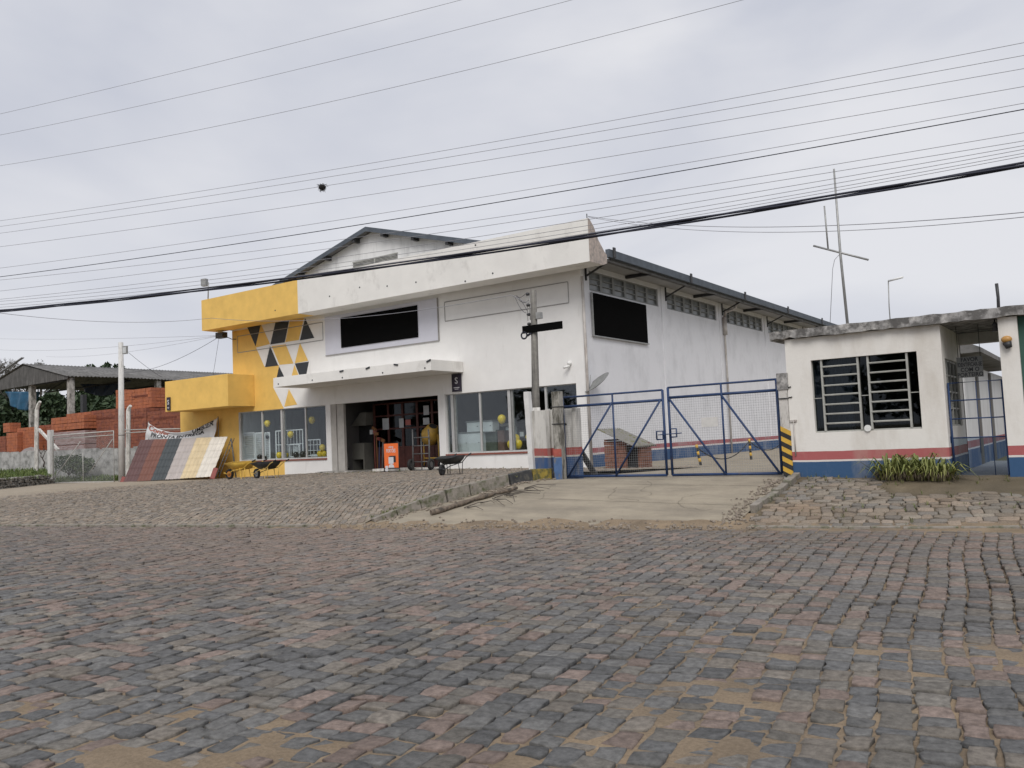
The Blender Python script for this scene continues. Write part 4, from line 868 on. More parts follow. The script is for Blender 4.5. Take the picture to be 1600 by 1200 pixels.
# kennel
kb = gp(980, 738); kb = Vector((-12.3, 23.2, float(G(-12.3, 23.2))))
k0 = gp(952, 733); kn = empty('brick_kennel', (k0.x+.9, k0.y, k0.z), 'small brick kennel with a mossy corrugated roof behind the gate', 'kennel')
kx0, kx1, ky0, ky1 = k0.x-.1, k0.x+1.0, k0.y, k0.y+1.1; kz = float(G(kx0, ky0))-.05; kh = 1.15
m_brick = mat('hollow_brick', (.20, .09, .06), .22, 5, .9, .6, 20, stain=(.20, .11, .08), sscale=(2, 2, 2), sthr=(.5, .75))
mb = MB(); R_ = random.Random(9)
def brickwall(mb, p, q, z0, z1, th, bl=.24, bh=.14):
    p = Vector(p); q = Vector(q); u = (q-p).normalized(); L_ = (q-p).length; r = 0; z = z0
    while z < z1-.02:
        t = 0 if r % 2 == 0 else -bl/2; h = min(bh, z1-z)
        while t < L_:
            a = max(0, t); b = min(L_, t+bl-.012)
            if b-a > .03: mb.beam(p+u*a+Vector((0, 0, z+h/2)), p+u*b+Vector((0, 0, z+h/2)), th*R_.uniform(.94, 1.04), h-.014)
            t += bl
        z += bh; r += 1
brickwall(mb, (kx0, ky0, 0), (kx0+.78, ky0, 0), kz, kz+.95, .12); brickwall(mb, (kx0, ky1, 0), (kx0, ky0, 0), kz, kz+1.05, .12); brickwall(mb, (kx1, ky0+.3, 0), (kx1, ky1, 0), kz, kz+.75, .12); brickwall(mb, (kx0, ky1, 0), (kx1, ky1, 0), kz, kz+.9, .12)
mb.build('brick_wall', m_brick, kn)
mb = MB(); mb.box((kx0+.07, ky0+.35, kz), (kx1-.07, ky1-.07, kz+.75)); mb.build('dark_inside', m_dark, kn)
mb = MB(); n = 40; vs = []
for i in range(n+1):
    for j in range(6):
        u = i/n; v = j/5
        vs.append((kx0-.12+1.35*v, ky0-.3+(ky1-ky0+.6)*u, kz+1.40-.62*v+.03*math.sin(u*math.pi*2*11)))
fs = [(i*6+j, i*6+j+1, (i+1)*6+j+1, (i+1)*6+j) for i in range(n) for j in range(5)]
mb.add(vs, fs, 0, True); o = mb.build('corrugated_roof', mat('mossy_fibre_sheet', (.22, .21, .19), .2, 5, .95, .5, 20, stain=(.12, .12, .03), sscale=(3, 3, 3), sthr=(.52, .66)), kn); so_ = o.modifiers.new('thick', 'SOLIDIFY'); so_.thickness = .02
# chain posts inside the yard
cps = []
for px, py, lab in ((1095, 727, 'nearer black and yellow chain post leaning beside the side wall'), (1174, 718, 'farther black and yellow chain post beside the side wall')):
    b = gp(px, py); dist = (b-Vector(CP)).dot(Vector(_f)); h = 34*dist/FPX*.95; lean = Vector((-.12 if px < 1100 else -.04, 0, 0))
    t = MB(); nseg = 6
    for k in range(nseg): t.tube([b+lean*(k/nseg)+Vector((0, 0, h*k/nseg)), b+lean*((k+1)/nseg)+Vector((0, 0, h*(k+1)/nseg))], .05, 8, k % 2)
    o = t.build('chain_post', [m_sb, m_sy]); tag(o, lab, 'post', 'chain posts along the side wall'); cps.append(b+lean+Vector((0, 0, h*.9)))
def sag_pts(a, b, s, n=16): return [a.lerp(b, i/n)-Vector((0, 0, s*4*(i/n)*(1-i/n))) for i in range(n+1)]
mb = MB(); mb.tube(sag_pts(cps[0], cps[1], .55), .02, 5); d = cps[1]-cps[0]
mb.tube(sag_pts(cps[1], cps[1]+d*.9+Vector((0, 0, .1)), .5), .02, 5); o = mb.build('chain', m_rubber); tag(o, 'dark chain slung between the two chain posts', 'chain')
# ================================================================== THINGS IN FRONT OF THE SHOP
def rplane(px, py, p0, n):
    d = ray(px, py); p0 = np.array(p0); n = np.array(n); return V(CP + d*(np.dot(p0-CP, n)/np.dot(d, n)))
def wheelbarrow(name, label, tray_m, frame_m, rim_m, loc, rz, group='wheelbarrows in front of the shop', s=1.0):
    t = empty(name, loc, label, 'wheelbarrow', group, rz); t.scale = (s, s, s)
    mb = MB(); mb.ring((-.62, 0, .19), (0, 1, 0), .145, .048, 28, 10); wh = mb.build('wheel', m_rubber, t, local=True)
    mb = MB(); mb.disc((-.62, 0, .19), (0, 1, 0), .11, 20, .05); mb.disc((-.62, 0, .19), (0, 1, 0), .035, 10, .16); mb.build('rim', rim_m, wh, local=True)
    mb = MB()
    for sy in (-1, 1): mb.tube([(-.66, sy*.07, .19), (-.3, sy*.16, .31), (.35, sy*.25, .40), (.62, sy*.27, .56), (.92, sy*.28, .66)], .017, 7)
    mb.tube([(-.83, -.09, .24), (-.85, 0, .25), (-.83, .09, .24)], .012, 6); mb.tube([(-.66, -.075, .19), (-.83, -.09, .24)], .012, 6); mb.tube([(-.66, .075, .19), (-.83, .09, .24)], .012, 6)
    mb.build('frame', frame_m, t, local=True)
    for sy in (-1, 1):
        mb = MB(); mb.tube([(.12, sy*.22, .40), (.20, sy*.23, .015), (.36, sy*.23, .015), (.40, sy*.24, .42)], .014, 6); mb.build('leg', frame_m, t, local=True)
        mb = MB(); mb.tube([(.80, sy*.276, .625), (.96, sy*.283, .675)], .024, 8); mb.build('grip', m_rubber, t, local=True)
    # tray: lofted shell
    def ring_(z, x0, x1, y0, y1): return [(x0, -y0, z), ((x0+x1)/2, -(y0+y1)/2*1.02, z), (x1, -y1, z), (x1, y1, z), ((x0+x1)/2, (y0+y1)/2*1.02, z), (x0, y0, z)]
    R0 = ring_(.36, -.30, .22, .13, .20); R1 = ring_(.50, -.46, .36, .24, .29); R2 = ring_(.60, -.58, .44, .29, .33)
    R2 = [(x, y, z+(-.03 if x < -.4 else .03)) for x, y, z in R2]; mb = MB(); vs = R0+R1+R2; fs = [(5, 4, 3, 2, 1, 0)]
    for r in (0, 1):
        for k in range(6): a = r*6+k; b = r*6+(k+1) % 6; fs.append((a, b, b+6, a+6))
    mb.add(vs, fs, 0, True); tr = mb.build('tray', tray_m, t, local=True); q = tr.modifiers.new('thick', 'SOLIDIFY'); q.thickness = .012
    mb = MB(); mb.tube(R2+[R2[0]], .011, 6); mb.build('rim_edge', tray_m, tr, local=True)
    return t
m_bk = mat('black_tray', (.028, .03, .032), .2, 6, .45); m_yl = mat('yellow_tray', (.66, .42, .07), .15, 6, .5); m_yf = mat('yellow_metal', (.52, .36, .10), .15, 8, .5); m_or = mat('orange_rim', (.55, .22, .05), .15, 8, .5)
b = gp(398, 748, Gf); wheelbarrow('wheelbarrow', 'wheelbarrow with black tray and yellow frame under the left shop window', m_bk, m_yf, m_metal, (b.x+.65, b.y+.1, b.z-.01), math.radians(-4), s=1.12)
b = gp(354, 749, Gf); wheelbarrow('wheelbarrow', 'yellow wheelbarrow with orange rim half behind the roof tile display', m_yl, m_yl, m_or, (b.x+.75, b.y+.25, b.z-.01), math.radians(6), s=1.22)
b = gp(691, 743, Gf); wheelbarrow('wheelbarrow', 'all black wheelbarrow beside the hand truck', m_bk, m_darkmetal, m_darkmetal, (b.x-.1, b.y+.58, b.z-.01), math.radians(101), s=.98)
# hand truck
HY = 26.1; zg = float(Gf(-23, HY))
t = empty('hand_truck', (-22.6, HY, zg), 'tall grey hand truck with two black wheels in front of the shop entrance', 'hand truck')
H = lambda px, py, dy=0: V(ony(px, py, HY+dy))
mb = MB()
for a, b in ((644.3, 645.5), (669, 671)): mb.tube([H(b, 736), H(b-.4, 690, .15), H(a, 671, .25)], .032, 8)
mb.build('side_rail', m_darkmetal if False else mat('dull_steel', (.12, .12, .12), .2, 9, .5, metal=.3), t); m_ds = bpy.data.materials['dull_steel']
for y in (684, 696.8, 709.5, 722): mb = MB(); mb.tube([H(645.3, y, .1), H(670.3, y-1, .1)], .022, 7); mb.build('rung', m_ds, t)
mb = MB(); mb.tube([H(659.3, 734, .0), H(657.8, 684, .12)], .02, 7); mb.build('centre_bar', m_ds, t)
mb = MB(); mb.tube([H(641, 735), H(675, 734)], .028, 7); mb.build('axle', m_ds, t)
for px in (642.5, 673.5):
    c = H(px, 735); c.z = zg+.24; mb = MB(); mb.ring(c, (1, 0.15, 0), .17, .065, 24, 8); w_ = mb.build('wheel', m_rubber, t); mb = MB(); mb.disc(c, (1, .15, 0), .12, 16, .06); mb.build('rim', m_ds, w_)
# advert stand
AY = 25.6; A_ = lambda px, py: ony(px, py, AY)
p0 = A_(599, 694); p1 = A_(623, 742); zg = float(Gf(p0[0], AY)); t = empty('advert_stand', ((p0[0]+p1[0])/2, AY, zg), 'orange advert stand reading PORTÕES in front of the shop entrance', 'advert stand')
xa, xb2, zt_ = float(A_(599.5, 694)[0]), float(A_(621.5, 693)[0]), float(A_(610, 693)[2])
mb = MB(); mb.box((xa, AY, zg+.16), (xb2, AY+.03, zt_)); pn = mb.build('panel', m_orange, t, bevel=.01)
mb = MB(); mb.tube([(xa-.02, AY+.015, zg+.02), (xa-.02, AY+.015, zt_+.03), (xb2+.02, AY+.015, zt_+.03), (xb2+.02, AY+.015, zg+.02)], .02, 6); mb.box((xa-.04, AY-.2, zg-.02), (xa, AY+.3, zg+.03)); mb.box((xb2, AY-.2, zg-.02), (xb2+.04, AY+.3, zg+.03)); mb.box((xa, AY, zg+.12), (xb2, AY+.03, zg+.158)); mb.build('frame', m_darkmetal, t)
xc = (xa+xb2)/2; hh = zt_-zg-.16; ww = xb2-xa
put_text('lettering', 'PORTÕES', .15, lambda v: (xc+v.x*.78, AY-.006, zt_-.30+v.y*1.35), m_wink, pn); put_text('lettering', 'oferta', .11, lambda v: (xc+v.x, AY-.006, zt_-.14+v.y), m_wink, pn, shear=.3)
mb = MB(); mb.box((xc-.14, AY-.005, zt_-.82), (xc+.13, AY-.01, zt_-.55)); mb.box((xa+.06, AY-.005, zt_-1.12), (xa+.2, AY-.01, zt_-.9))
mb.prism([(xc-.16, AY-.005, zg+.17), (xc+.16, AY-.005, zg+.17), (xc+.13, AY-.005, zg+.27), (xc, AY-.005, zg+.33), (xc-.13, AY-.005, zg+.27)], (0, -.005, 0)); mb.build('white_print', m_wink, pn)
mb = MB(); mb.box((xc+.135, AY-.005, zt_-.76), (xc+.25, AY-.01, zt_-.5)); mb.box((xc-.1, AY-.005, zt_-.545), (xc+.13, AY-.01, zt_-.5)); mb.build('dark_print', m_ink, pn)
# tile display
A0 = V(ony(193, 755, 25.3)); B0 = V(ony(331, 746.5, 25.3)); A0.z -= .06; B0.z -= .06
u_ = (B0-A0); Lu = u_.length; u_.normalize(); nb = Vector((0, 1, 0))
TL = rplane(219.8, 687.4, A0, Vector((1, 0, 0)))
bk = (TL-A0).dot(nb); hz_ = TL.z-A0.z
t = empty('roof_tile_display', (A0+B0)/2, 'leaning display of six coloured roof tile sheets, maroon to cream, beside the yellow wing', 'tile display')
cols = [('maroon', (.115, .06, .058)), ('brick red', (.17, .072, .052)), ('slate grey', (.055, .065, .07)), ('pale grey', (.42, .38, .36)), ('yellow ochre', (.60, .49, .31)), ('cream', (.66, .62, .55))]
TR = V(ony(356, 682.6, A0.y+bk)); sl = Vector((nb.x*bk, nb.y*bk, hz_)); Ls = sl.length; sl.normalize(); nn = u_.cross(sl).normalized()
if nn.y > 0: nn = -nn
base0 = A0+Vector((0, 0, .10))
def dpt(q, v): return (A0.lerp(B0, q)+Vector((0, 0, .10))).lerp(TL.lerp(TR, q), v)
for i, (cn_, c) in enumerate(cols):
    mb = MB(); nu, nv = 33, 31; vs = []
    for j in range(nv):
        v = j/(nv-1); row = v*6; fr = row-math.floor(row) if j < nv-1 else 1.0
        for k in range(nu):
            q = (i + k/(nu-1))/6
            ph = (k/(nu-1))*4
            f_ = ph-math.floor(ph); wv = .028*(math.sin(f_*math.pi)**.7 if f_ < .62 else 0)+.02*math.exp(-((f_-.8)/.08)**2)
            vs.append(dpt(q, v)+nn*(wv+.022*(1-fr)+.003*i))
    fs = [(j*nu+k, j*nu+k+1, (j+1)*nu+k+1, (j+1)*nu+k) for j in range(nv-1) for k in range(nu-1)]
    mb.add(vs, fs, 0, False); o = mb.build('tile_sheet', mat('tile_'+cn_.replace(' ', '_'), c, .10, 2.5, .6, .15, 20), t); o['label'] = cn_+' sheet of the tile display'; q = o.modifiers.new('thick', 'SOLIDIFY'); q.thickness = .012; q.offset = -1
m_rdg = mat('ridge_tile_red', (.25, .065, .055), .1, 5, .6)
for q, lab in ((-.02, 'left'), (1.01, 'right')):
    c = dpt(q, 0)-Vector((0, 0, .12)); mb = MB(); mb.prism([c+nn*.10-u_*.12, c+nn*.14+u_*.02, c+nn*.02+u_*.14, c-nn*.02+u_*.06], sl*.55 if q > .5 else sl*.42); o = mb.build('ridge_cap', m_rdg, t)
for q in (.02, .5, 1.03):
    mb = MB(); c0 = dpt(q, 0)-nn*.06; c1_ = dpt(q, .97)-nn*.06; c2_ = Vector((c1_.x, c1_.y, base0.z-.1)); c2_ = c2_+nb*.25
    for s_ in (0, .16):
        mb.tube([c0-nn*s_*.1+nb*s_, c1_-nn*s_*.1+nb*s_], .018, 6)
    mb.tube([c1_, c2_], .035, 6)
    for k in range(1, 7): mb.tube([c0.lerp(c1_, k/7.2), c0.lerp(c1_, k/7.2)+nb*.16], .012, 5)
    mb.build('support_frame', m_ds, t)
# banner
BY = (A0.y+B0.y)/2+bk+.35
BY = 26.75; Bp_ = lambda px, py: V(ony(px, py, BY))
TLb, TRb, BLb, BRb = Bp_(230.8, 660), Bp_(339.5, 652.3), Bp_(224, 694), Bp_(336, 686)
mid = Bp_(272, 676.5); sagz = (TLb*.60+TRb*.40).z-mid.z
def bpt(u, v, off=0):
    top = TLb.lerp(TRb, u); top.z -= sagz*4*.98*u*(1-u)*(1.15-.3*u); bot = BLb.lerp(BRb, u)
    p = bot.lerp(top, v); p.y += .035*math.sin(u*17+v*3)+.03*math.sin(v*9+u*4)-off; return p
mb = MB(); nu, nv = 48, 12; vs = [bpt(i/nu, j/nv) for j in range(nv+1) for i in range(nu+1)]; fs = [(j*(nu+1)+i, j*(nu+1)+i+1, (j+1)*(nu+1)+i+1, (j+1)*(nu+1)+i) for j in range(nv) for i in range(nu)]
mb.add(vs, fs, 0, True); bn = mb.build('banner', mat('banner_cloth', (.66, .66, .66), .05, 3, .7)); tag(bn, 'sagging white cloth banner reading PRONTA ENTREGA above the tile display', 'banner'); q = bn.modifiers.new('thick', 'SOLIDIFY'); q.thickness = .006
def btext(txt, u0, u1, v0, hv, material, name='lettering', **k):
    vs, fs = text_mesh(txt, 1.0, **k); xs = [v.x for v in vs]; ys = [v.y for v in vs]; x0, x1 = min(xs), max(xs)
    f = lambda v: bpt(u0+(u1-u0)*(v.x-x0)/(x1-x0), v0+hv*(v.y+.35)/.7, .02)
    mb = MB(); mb.add([f(v) for v in vs], fs); return mb.build(name, material, bn)
btext('PRONTA ENTREGA', .09, .84, .40, .25, m_ink); btext('UMBIER', .66, .97, .69, .27, m_ink); btext('Confer', .03, .34, .70, .28, mat('faded_red_ink', (.42, .12, .08), .2), shear=.2)
for P_, Q_ in ((TLb, BLb), (TRb, BRb)): mb = MB(); mb.tube([Vector((P_.x, P_.y+.05, P_.z+.05)), Vector((P_.x, P_.y+.05, .4))], .02, 6); mb.build('banner_pole', m_wood, bn)
# ---- inside the shop windows
def balloon(px, py, r, y, black, label):
    c = V(ony(px, py, y)); mb = MB(); mb.ball(c, r, 14, 10, 0, (1, 1, 1.12), .12); mb.tube([c-Vector((0, 0, r*1.2)), c-Vector((0, 0, r*1.08))], [r*.12, .005], 6)
    o = mb.build('balloon', m_balloonK if black else m_balloonY); tag(o, label, 'balloon', 'balloons in the shop windows')
BL = [(417.8, 662, .155, 27.33, 0, 'yellow balloon hanging above the white shutter in the left shop window'), (487.5, 656.5, .16, 27.38, 0, 'highest yellow balloon in the right pane of the left shop window'),
 (454, 679, .15, 27.38, 0, 'yellow balloon hanging before the white barred frame in the left shop window'), (417.5, 683, .085, 27.36, 1, 'small black balloon stuck on the white slatted door'),
 (436.5, 711.5, .15, 27.38, 0, 'yellow balloon lying on the ledge left of the middle post of the left window'), (405.6, 714.5, .13, 27.36, 1, 'black balloon lying before the white shutter in the left window'), (414, 715.5, .09, 27.34, 1, 'half hidden small black balloon beside the bigger black one'),
 (462.5, 711, .14, 27.38, 1, 'left of the pair of black balloons on the ledge of the left window'), (473, 710.5, .15, 27.38, 1, 'right of the pair of black balloons on the ledge of the left window'),
 (448.5, 711, .09, 27.6, 0, 'small yellow balloon behind the middle post of the left window'), (504, 699.5, .15, 27.5, 0, 'top yellow balloon of the heap of three in the left window'), (500, 709.5, .14, 27.5, 0, 'lower left yellow balloon of the heap of three'), (507, 709.5, .14, 27.55, 0, 'lower right yellow balloon of the heap of three'),
 (784, 655, .17, 27.6, 0, 'yellow balloon sitting on top of the shelf in the right shop window'), (805.5, 685.5, .17, 27.55, 0, 'top yellow balloon of the heap near the middle of the right window'), (799, 694.5, .17, 27.5, 0, 'left yellow balloon of the heap in the right window'), (809.5, 694, .17, 27.5, 0, 'right yellow balloon of the heap in the right window'), (827, 683.5, .15, 27.6, 0, 'yellow balloon partly hidden by the white square post'), (898.5, 652.5, .17, 27.5, 0, 'yellow balloon at the right end of the right shop window')]
for q in BL: balloon(*q)
IY = 27.9
def irect(px0, py0, px1, py1, y=IY): a = ony(px0, py0, y); b = ony(px1, py1, y); return a[0], b[0], b[2], a[2]
m_wdoor = mat('white_lacquer', (.82, .84, .86), .03, 3, .4); m_cab = mat('cabinet_white', (.52, .55, .56), .05, 3, .5); m_cabd = mat('cabinet_edge', (.16, .17, .17), .1, 3)
def louvre_door(px0, px1, pyt, pyb, y, label):
    x0, x1, z0, z1 = irect(px0, pyt, px1, pyb, y); z0 = max(z0, 1.13); mb = MB(); mb.box((x0, y, z0), (x0+.05, y+.04, z1)); mb.box((x1-.05, y, z0), (x1, y+.04, z1)); mb.box((x0+.05, y, z1-.05), (x1-.05, y+.04, z1)); mb.box((x0+.05, y, z0), (x1-.05, y+.04, z0+.05))
    t = mb.build('louvred_door', m_wdoor); tag(t, label, 'door'); mb = MB(); n = 14; h = (z1-z0-.1)/n
    for k in range(n): mb.obox(((x0+x1)/2, y+.02, z0+.05+h*(k+.5)), (x1-x0-.1, .014, h*.86), Matrix.Rotation(.55, 3, 'X'))
    mb.build('slats', m_wdoor, t)
louvre_door(381, 398, 676, 719, 27.42, 'leftmost white slatted door in the left shop window'); louvre_door(398, 412, 676, 719, 27.43, 'second white slatted door from the left in the left shop window'); louvre_door(413, 422, 675.5, 718, 27.44, 'narrow white slatted door right of the first window post')
def bars_frame(px0, px1, pyt, pyb, y, nv_, nh, label, material=m_wdoor):
    x0, x1, z0, z1 = irect(px0, pyt, px1, pyb, y); z0 = max(z0, 1.13); mb = MB(); w_ = .045
    mb.box((x0, y, z0), (x0+w_, y+.04, z1)); mb.box((x1-w_, y, z0), (x1, y+.04, z1)); mb.box((x0+w_, y, z1-w_), (x1-w_, y+.04, z1)); mb.box((x0+w_, y, z0), (x1-w_, y+.04, z0+w_))
    o = mb.build('window_frame', material); tag(o, label, 'window frame'); mb = MB()
    for k in range(1, nv_): x = x0+(x1-x0)*k/nv_; mb.box((x-.012, y+.01, z0+w_), (x+.012, y+.03, z1-w_))
    for k in range(1, nh): z = z0+(z1-z0)*k/nh; mb.box((x0+w_, y+.031, z-.012), (x1-w_, y+.045, z+.012))
    mb.build('bars', material, o)
bars_frame(430, 474, 673, 716, 27.62, 9, 2, 'large white barred window frame leaning in the left shop window'); bars_frame(479, 501, 687, 712, 27.55, 4, 3, 'small white gridded window frame at the right of the left shop window')
bars_frame(451, 468, 694, 714, 27.5, 1, 1, 'small white empty frame before the barred frame in the left window')
x0, x1, z0, z1 = irect(454, 697, 465, 712, 27.7); mb = MB(); mb.tube([((x0+x1)/2, 27.82, 1.13), ((x0+x1)/2, 27.82, z1)], [.12, .17], 12); o = mb.build('bucket', m_cab); tag(o, 'pale bucket inside the small white frame in the left window', 'bucket')
x0, x1, z0, z1 = irect(481, 703, 498, 714, 27.8); mb = MB()
for k in range(4): mb.obox(((x0+x1)/2+.03*k, 28.0, 1.15+.07*k), (.5, .35, .055), Matrix.Rotation(.1*k-.1, 3, 'Z'))
o = mb.build('paper_stack', m_wdoor); tag(o, 'messy white stack under the small gridded frame in the left window', 'stack')
def cabinet(px0, px1, pyt, pyb, y, material, label, doors=2, dep=.45, top=True, floor=False):
    x0, x1, z0, z1 = irect(px0, pyt, px1, pyb, y); z0 = 1.125 if floor else z0; mb = MB(); mb.box((x0, y, z0), (x1, y+dep, z1-.05)); o = mb.build('cabinet', material, bevel=.005); tag(o, label, 'cabinet')
    if top: mb = MB(); mb.box((x0-.03, y-.03, z1-.05), (x1+.03, y+dep, z1)); mb.build('worktop', m_cabd, o)
    for k in range(doors): a = x0+(x1-x0)*k/doors+.02; b = x0+(x1-x0)*(k+1)/doors-.02; mb = MB(); mb.box((a, y-.018, z0+.03), (b, y-.001, z1-.08)); d = mb.build('cabinet_door', material, o); mb = MB(); mb.box((b-.10, y-.03, (z0+z1)/2), (b-.04, y-.019, (z0+z1)/2+.02)); mb.build('handle', m_darkmetal, d)
cabinet(729, 770, 658.5, 674.5, 27.75, m_cab, 'white cabinet unit stacked on top of another in the right shop window', 2)
cabinet(712, 752, 676, 704, 27.6, m_cab, 'lower white cabinet at the left of the right shop window', 2, floor=True)
cabinet(753, 777, 671, 703, 27.95, mat('dark_green_panel', (.06, .075, .06), .3, 5, .5), 'dark green cabinet in the second pane of the right window', 1, floor=True, top=False)
cabinet(777, 789, 671, 703, 27.96, mat('brown_panel', (.12, .065, .05), .2, 5, .5), 'narrow brown cabinet beside the dark green one', 1, floor=True, top=False)
cabinet(771, 799, 661, 666, 28.2, m_inner, 'beige shelf box under the single yellow balloon', 1, top=False); cabinet(790, 799, 665, 688, 28.3, m_cab, 'tall pale panel behind the middle post of the right window', 1, top=False)
cabinet(822, 829, 663, 670.5, 28.2, m_cab, 'small white box high in the third pane of the right window', 1, .2, top=False)
bars_frame(810, 820, 673, 684, 28.0, 1, 1, 'small dark framed picture in the third pane of the right window', m_darkmetal); x0, x1, z0, z1 = irect(811, 674, 819, 682.5, 28.01); mb = MB(); mb.box((x0, 28.02, z0+.02), (x1, 28.03, z1)); o = mb.build('picture', m_paper); tag(o, 'white sheet inside the small dark picture frame', 'picture')
# ---- in the entrance
t = empty('barbecue_hood', (-27.6, 28.4, .56), 'beige masonry barbecue with hood standing at the left inside the entrance', 'barbecue')
m_bbq = mat('beige_masonry', (.16, .155, .135), .1, 3, .9); Q = lambda px, py, y=28.3: V(ony(px, py, y))
mb = MB(); a = Q(547.5, 693); b = Q(570, 732); mb.box((a.x, 28.3, a.z-.75), (b.x, 28.9, a.z)); mb.box((a.x, 28.3, .56), (a.x+.12, 28.9, a.z-.751)); mb.box((b.x-.08, 28.3, .56), (b.x, 28.9, a.z-.751)); mb.build('base', m_bbq, t)
mb = MB(); c = Q(548, 666); d = Q(571, 666); e = Q(563, 645); f_ = Q(572, 645); mb.prism([(c.x, 28.3, c.z), (d.x, 28.3, c.z), (f_.x, 28.3, e.z), (e.x, 28.3, e.z)], (0, .55, 0)); mb.build('hood', m_bbq, t)
mb = MB(); mb.box((c.x+.08, 28.75, a.z), (d.x, 28.8, c.z)); mb.build('dark_back', m_darkmetal, t)
mb = MB(); mb.tube([V(ony(532, 640, 28.3)), V(ony(544.5, 731, 27.7))], .035, 6); o = mb.build('pole', m_metal); tag(o, 'grey pole leaning inside the entrance beside the shutter', 'pole')
for i, (a, b, c, cc) in enumerate([(588, 590, 680, (.25, .13, .05)), (593, 592, 688, (.06, .1, .2)), (598, 597, 690, (.2, .2, .2)), (584.5, 586, 672, (.3, .1, .08))]):
    p = V(ony(a, c, 28.2)); q = V(ony(b, 727, 28.0)); q.z = .6; mb = MB(); mb.tube([p, q], .018, 6); o = mb.build('broom', mat('tool_%s' % 'abcd'[i], cc, .1)); tag(o, ['orange handled broom, second from the left of the tools in the entrance', 'dark blue handled broom in the entrance', 'grey handled broom, rightmost of the tools in the entrance', 'red handled broom, leftmost of the tools in the entrance'][i], 'broom', 'brooms in the entrance')
    mb = MB(); mb.obox((p.x, p.y, p.z+.06), (.26, .06, .14), Matrix.Rotation(.2*i, 3, 'Y')); mb.build('bristles', mat('bristle_%s' % 'abcd'[i], (.22, .10, .04) if i != 1 else (.2, .05, .04), .3, 20), o)
for i, (x, z_, s_) in enumerate([(581, 675, .17), (586, 674, .15)]):
    p = V(ony(x, z_, 28.25)); mb = MB(); mb.box((p.x-s_/2, 28.2, p.z-s_*.6), (p.x+s_/2, 28.3, p.z+s_*.6)); o = mb.build('small_box', [m_paper, m_paperr][i % 2]); tag(o, ['small pale box hanging among the tools in the entrance', 'small reddish box hanging among the tools in the entrance'][i], 'box')
    mb = MB(); mb.tube([(p.x, 28.25, p.z+s_*.6), (p.x, 28.25, p.z+.5)], .004, 4); mb.build('string', m_darkmetal, o)
p = V(ony(673, 679, 27.75)); t = empty('concrete_mixer', (p.x+.1, 27.75, .6), 'yellow concrete mixer parked at the right side of the entrance', 'concrete mixer')
ax = Vector((.55, -.25, .8)).normalized(); m_mx = mat('mixer_yellow', (.36, .22, .04), .2, 5, .5, stain=(.15, .12, .08), sscale=(4, 4, 4), sthr=(.55, .7))
mb = MB(); mb.tube([p-ax*.42, p-ax*.36, p-ax*.05, p+ax*.05, p+ax*.42, p+ax*.43], [.16, .30, .40, .40, .22, .19], 18, cap=True); mb.build('drum', m_mx, t)
mb = MB(); mb.disc(p+ax*.435, ax, .17, 16, .01); mb.build('drum_mouth', m_dark, t)
mb = MB(); bz = .66
for s_ in (-1, 1): mb.tube([(p.x+s_*.42, 27.75, bz+.05), (p.x+s_*.40, 27.75, p.z)], .03, 6)
mb.tube([(p.x-.42, 27.75, bz+.35), (p.x+.42, 27.75, bz+.35)], .035, 6); mb.build('stand', m_mx, t)
for s_ in (-1, 1): mb = MB(); mb.ring((p.x+s_*.46, 27.75, bz+.09), (1, 0, 0), .11, .04, 18, 6); mb.build('wheel', m_rubber, t)
# ================================================================== YARD ON THE LEFT
m_pl = mat('pale_post', (.58, .57, .55), .06, 5, .85, .4, 25, stain=(.25, .24, .22), sscale=(5, 5, 1), sthr=(.52, .75))
b = V(ony(190.5, 751, 25.6)); b.z = float(Gf(b.x, b.y)); pd_ = b.y
t = empty('flood_pole', b, 'tall white round pole with a floodlight beside the tile display', 'lamp post')
top = V(ony(188.8, 535, pd_)); mb = MB(); mb.tube([b-Vector((0, 0, .2)), top], [.175, .125], 14); mb.build('pole', m_pl, t)
f = V(ony(195.5, 547, pd_-.1)); mb = MB(); mb.obox(f, (.30, .10, .42), Matrix.Rotation(.25, 3, 'Z')); mb.build('floodlight', m_metal, t); mb = MB(); mb.obox(f+Vector((.02, -.056, -.01)), (.22, .012, .32), Matrix.Rotation(.25, 3, 'Z')); mb.build('lens', m_paper, t)
mb = MB(); mb.ring(V(ony(190, 680, pd_)), (0, 0, 1), .16, .015, 16, 5); mb.build('strap', m_darkmetal, t)
# yard gate
gyd = b.y+.15
Yp = lambda px, py, y=gyd: V(ony(px, py, y))
t = empty('yard_gate', Yp(130, 752), 'wide wire netting gate with a pale pipe frame at the left yard', 'gate')
zb = Yp(130, 753).z; z1_ = Yp(130, 677).z; zb = float(Gf(Yp(130, 750).x, gyd))+.05
xl, xr = Yp(83, 720).x, Yp(178, 720).x; m_gp = mat('pale_pipe', (.44, .43, .40), .15, 9, .6)
mb = MB(); mb.tube([(xl, gyd, zb), (xl, gyd, z1_), (xr, gyd, z1_), (xr, gyd, zb), (xl, gyd, zb)], .032, 6); mb.tube([(xl, gyd, z1_-.22), (xr, gyd, z1_-.22)], .026, 6); mb.build('frame', m_gp, t)
for a, c, d, e in ((84, 749, 125.5, 690), (140, 738, 176, 686)): mb = MB(); mb.tube([Yp(a, c, gyd+.02), Yp(d, e, gyd+.02)], .024, 6); mb.build('diagonal', m_gp, t)
mb = MB(); mb.tube([Yp(129.4, 708, gyd+.02), (Yp(129.4, 741).x, gyd+.02, zb)], .024, 6); mb.build('centre_post', m_gp, t)
mb = MB(); s = .13; h = z1_-zb; w_ = xr-xl; k = -h
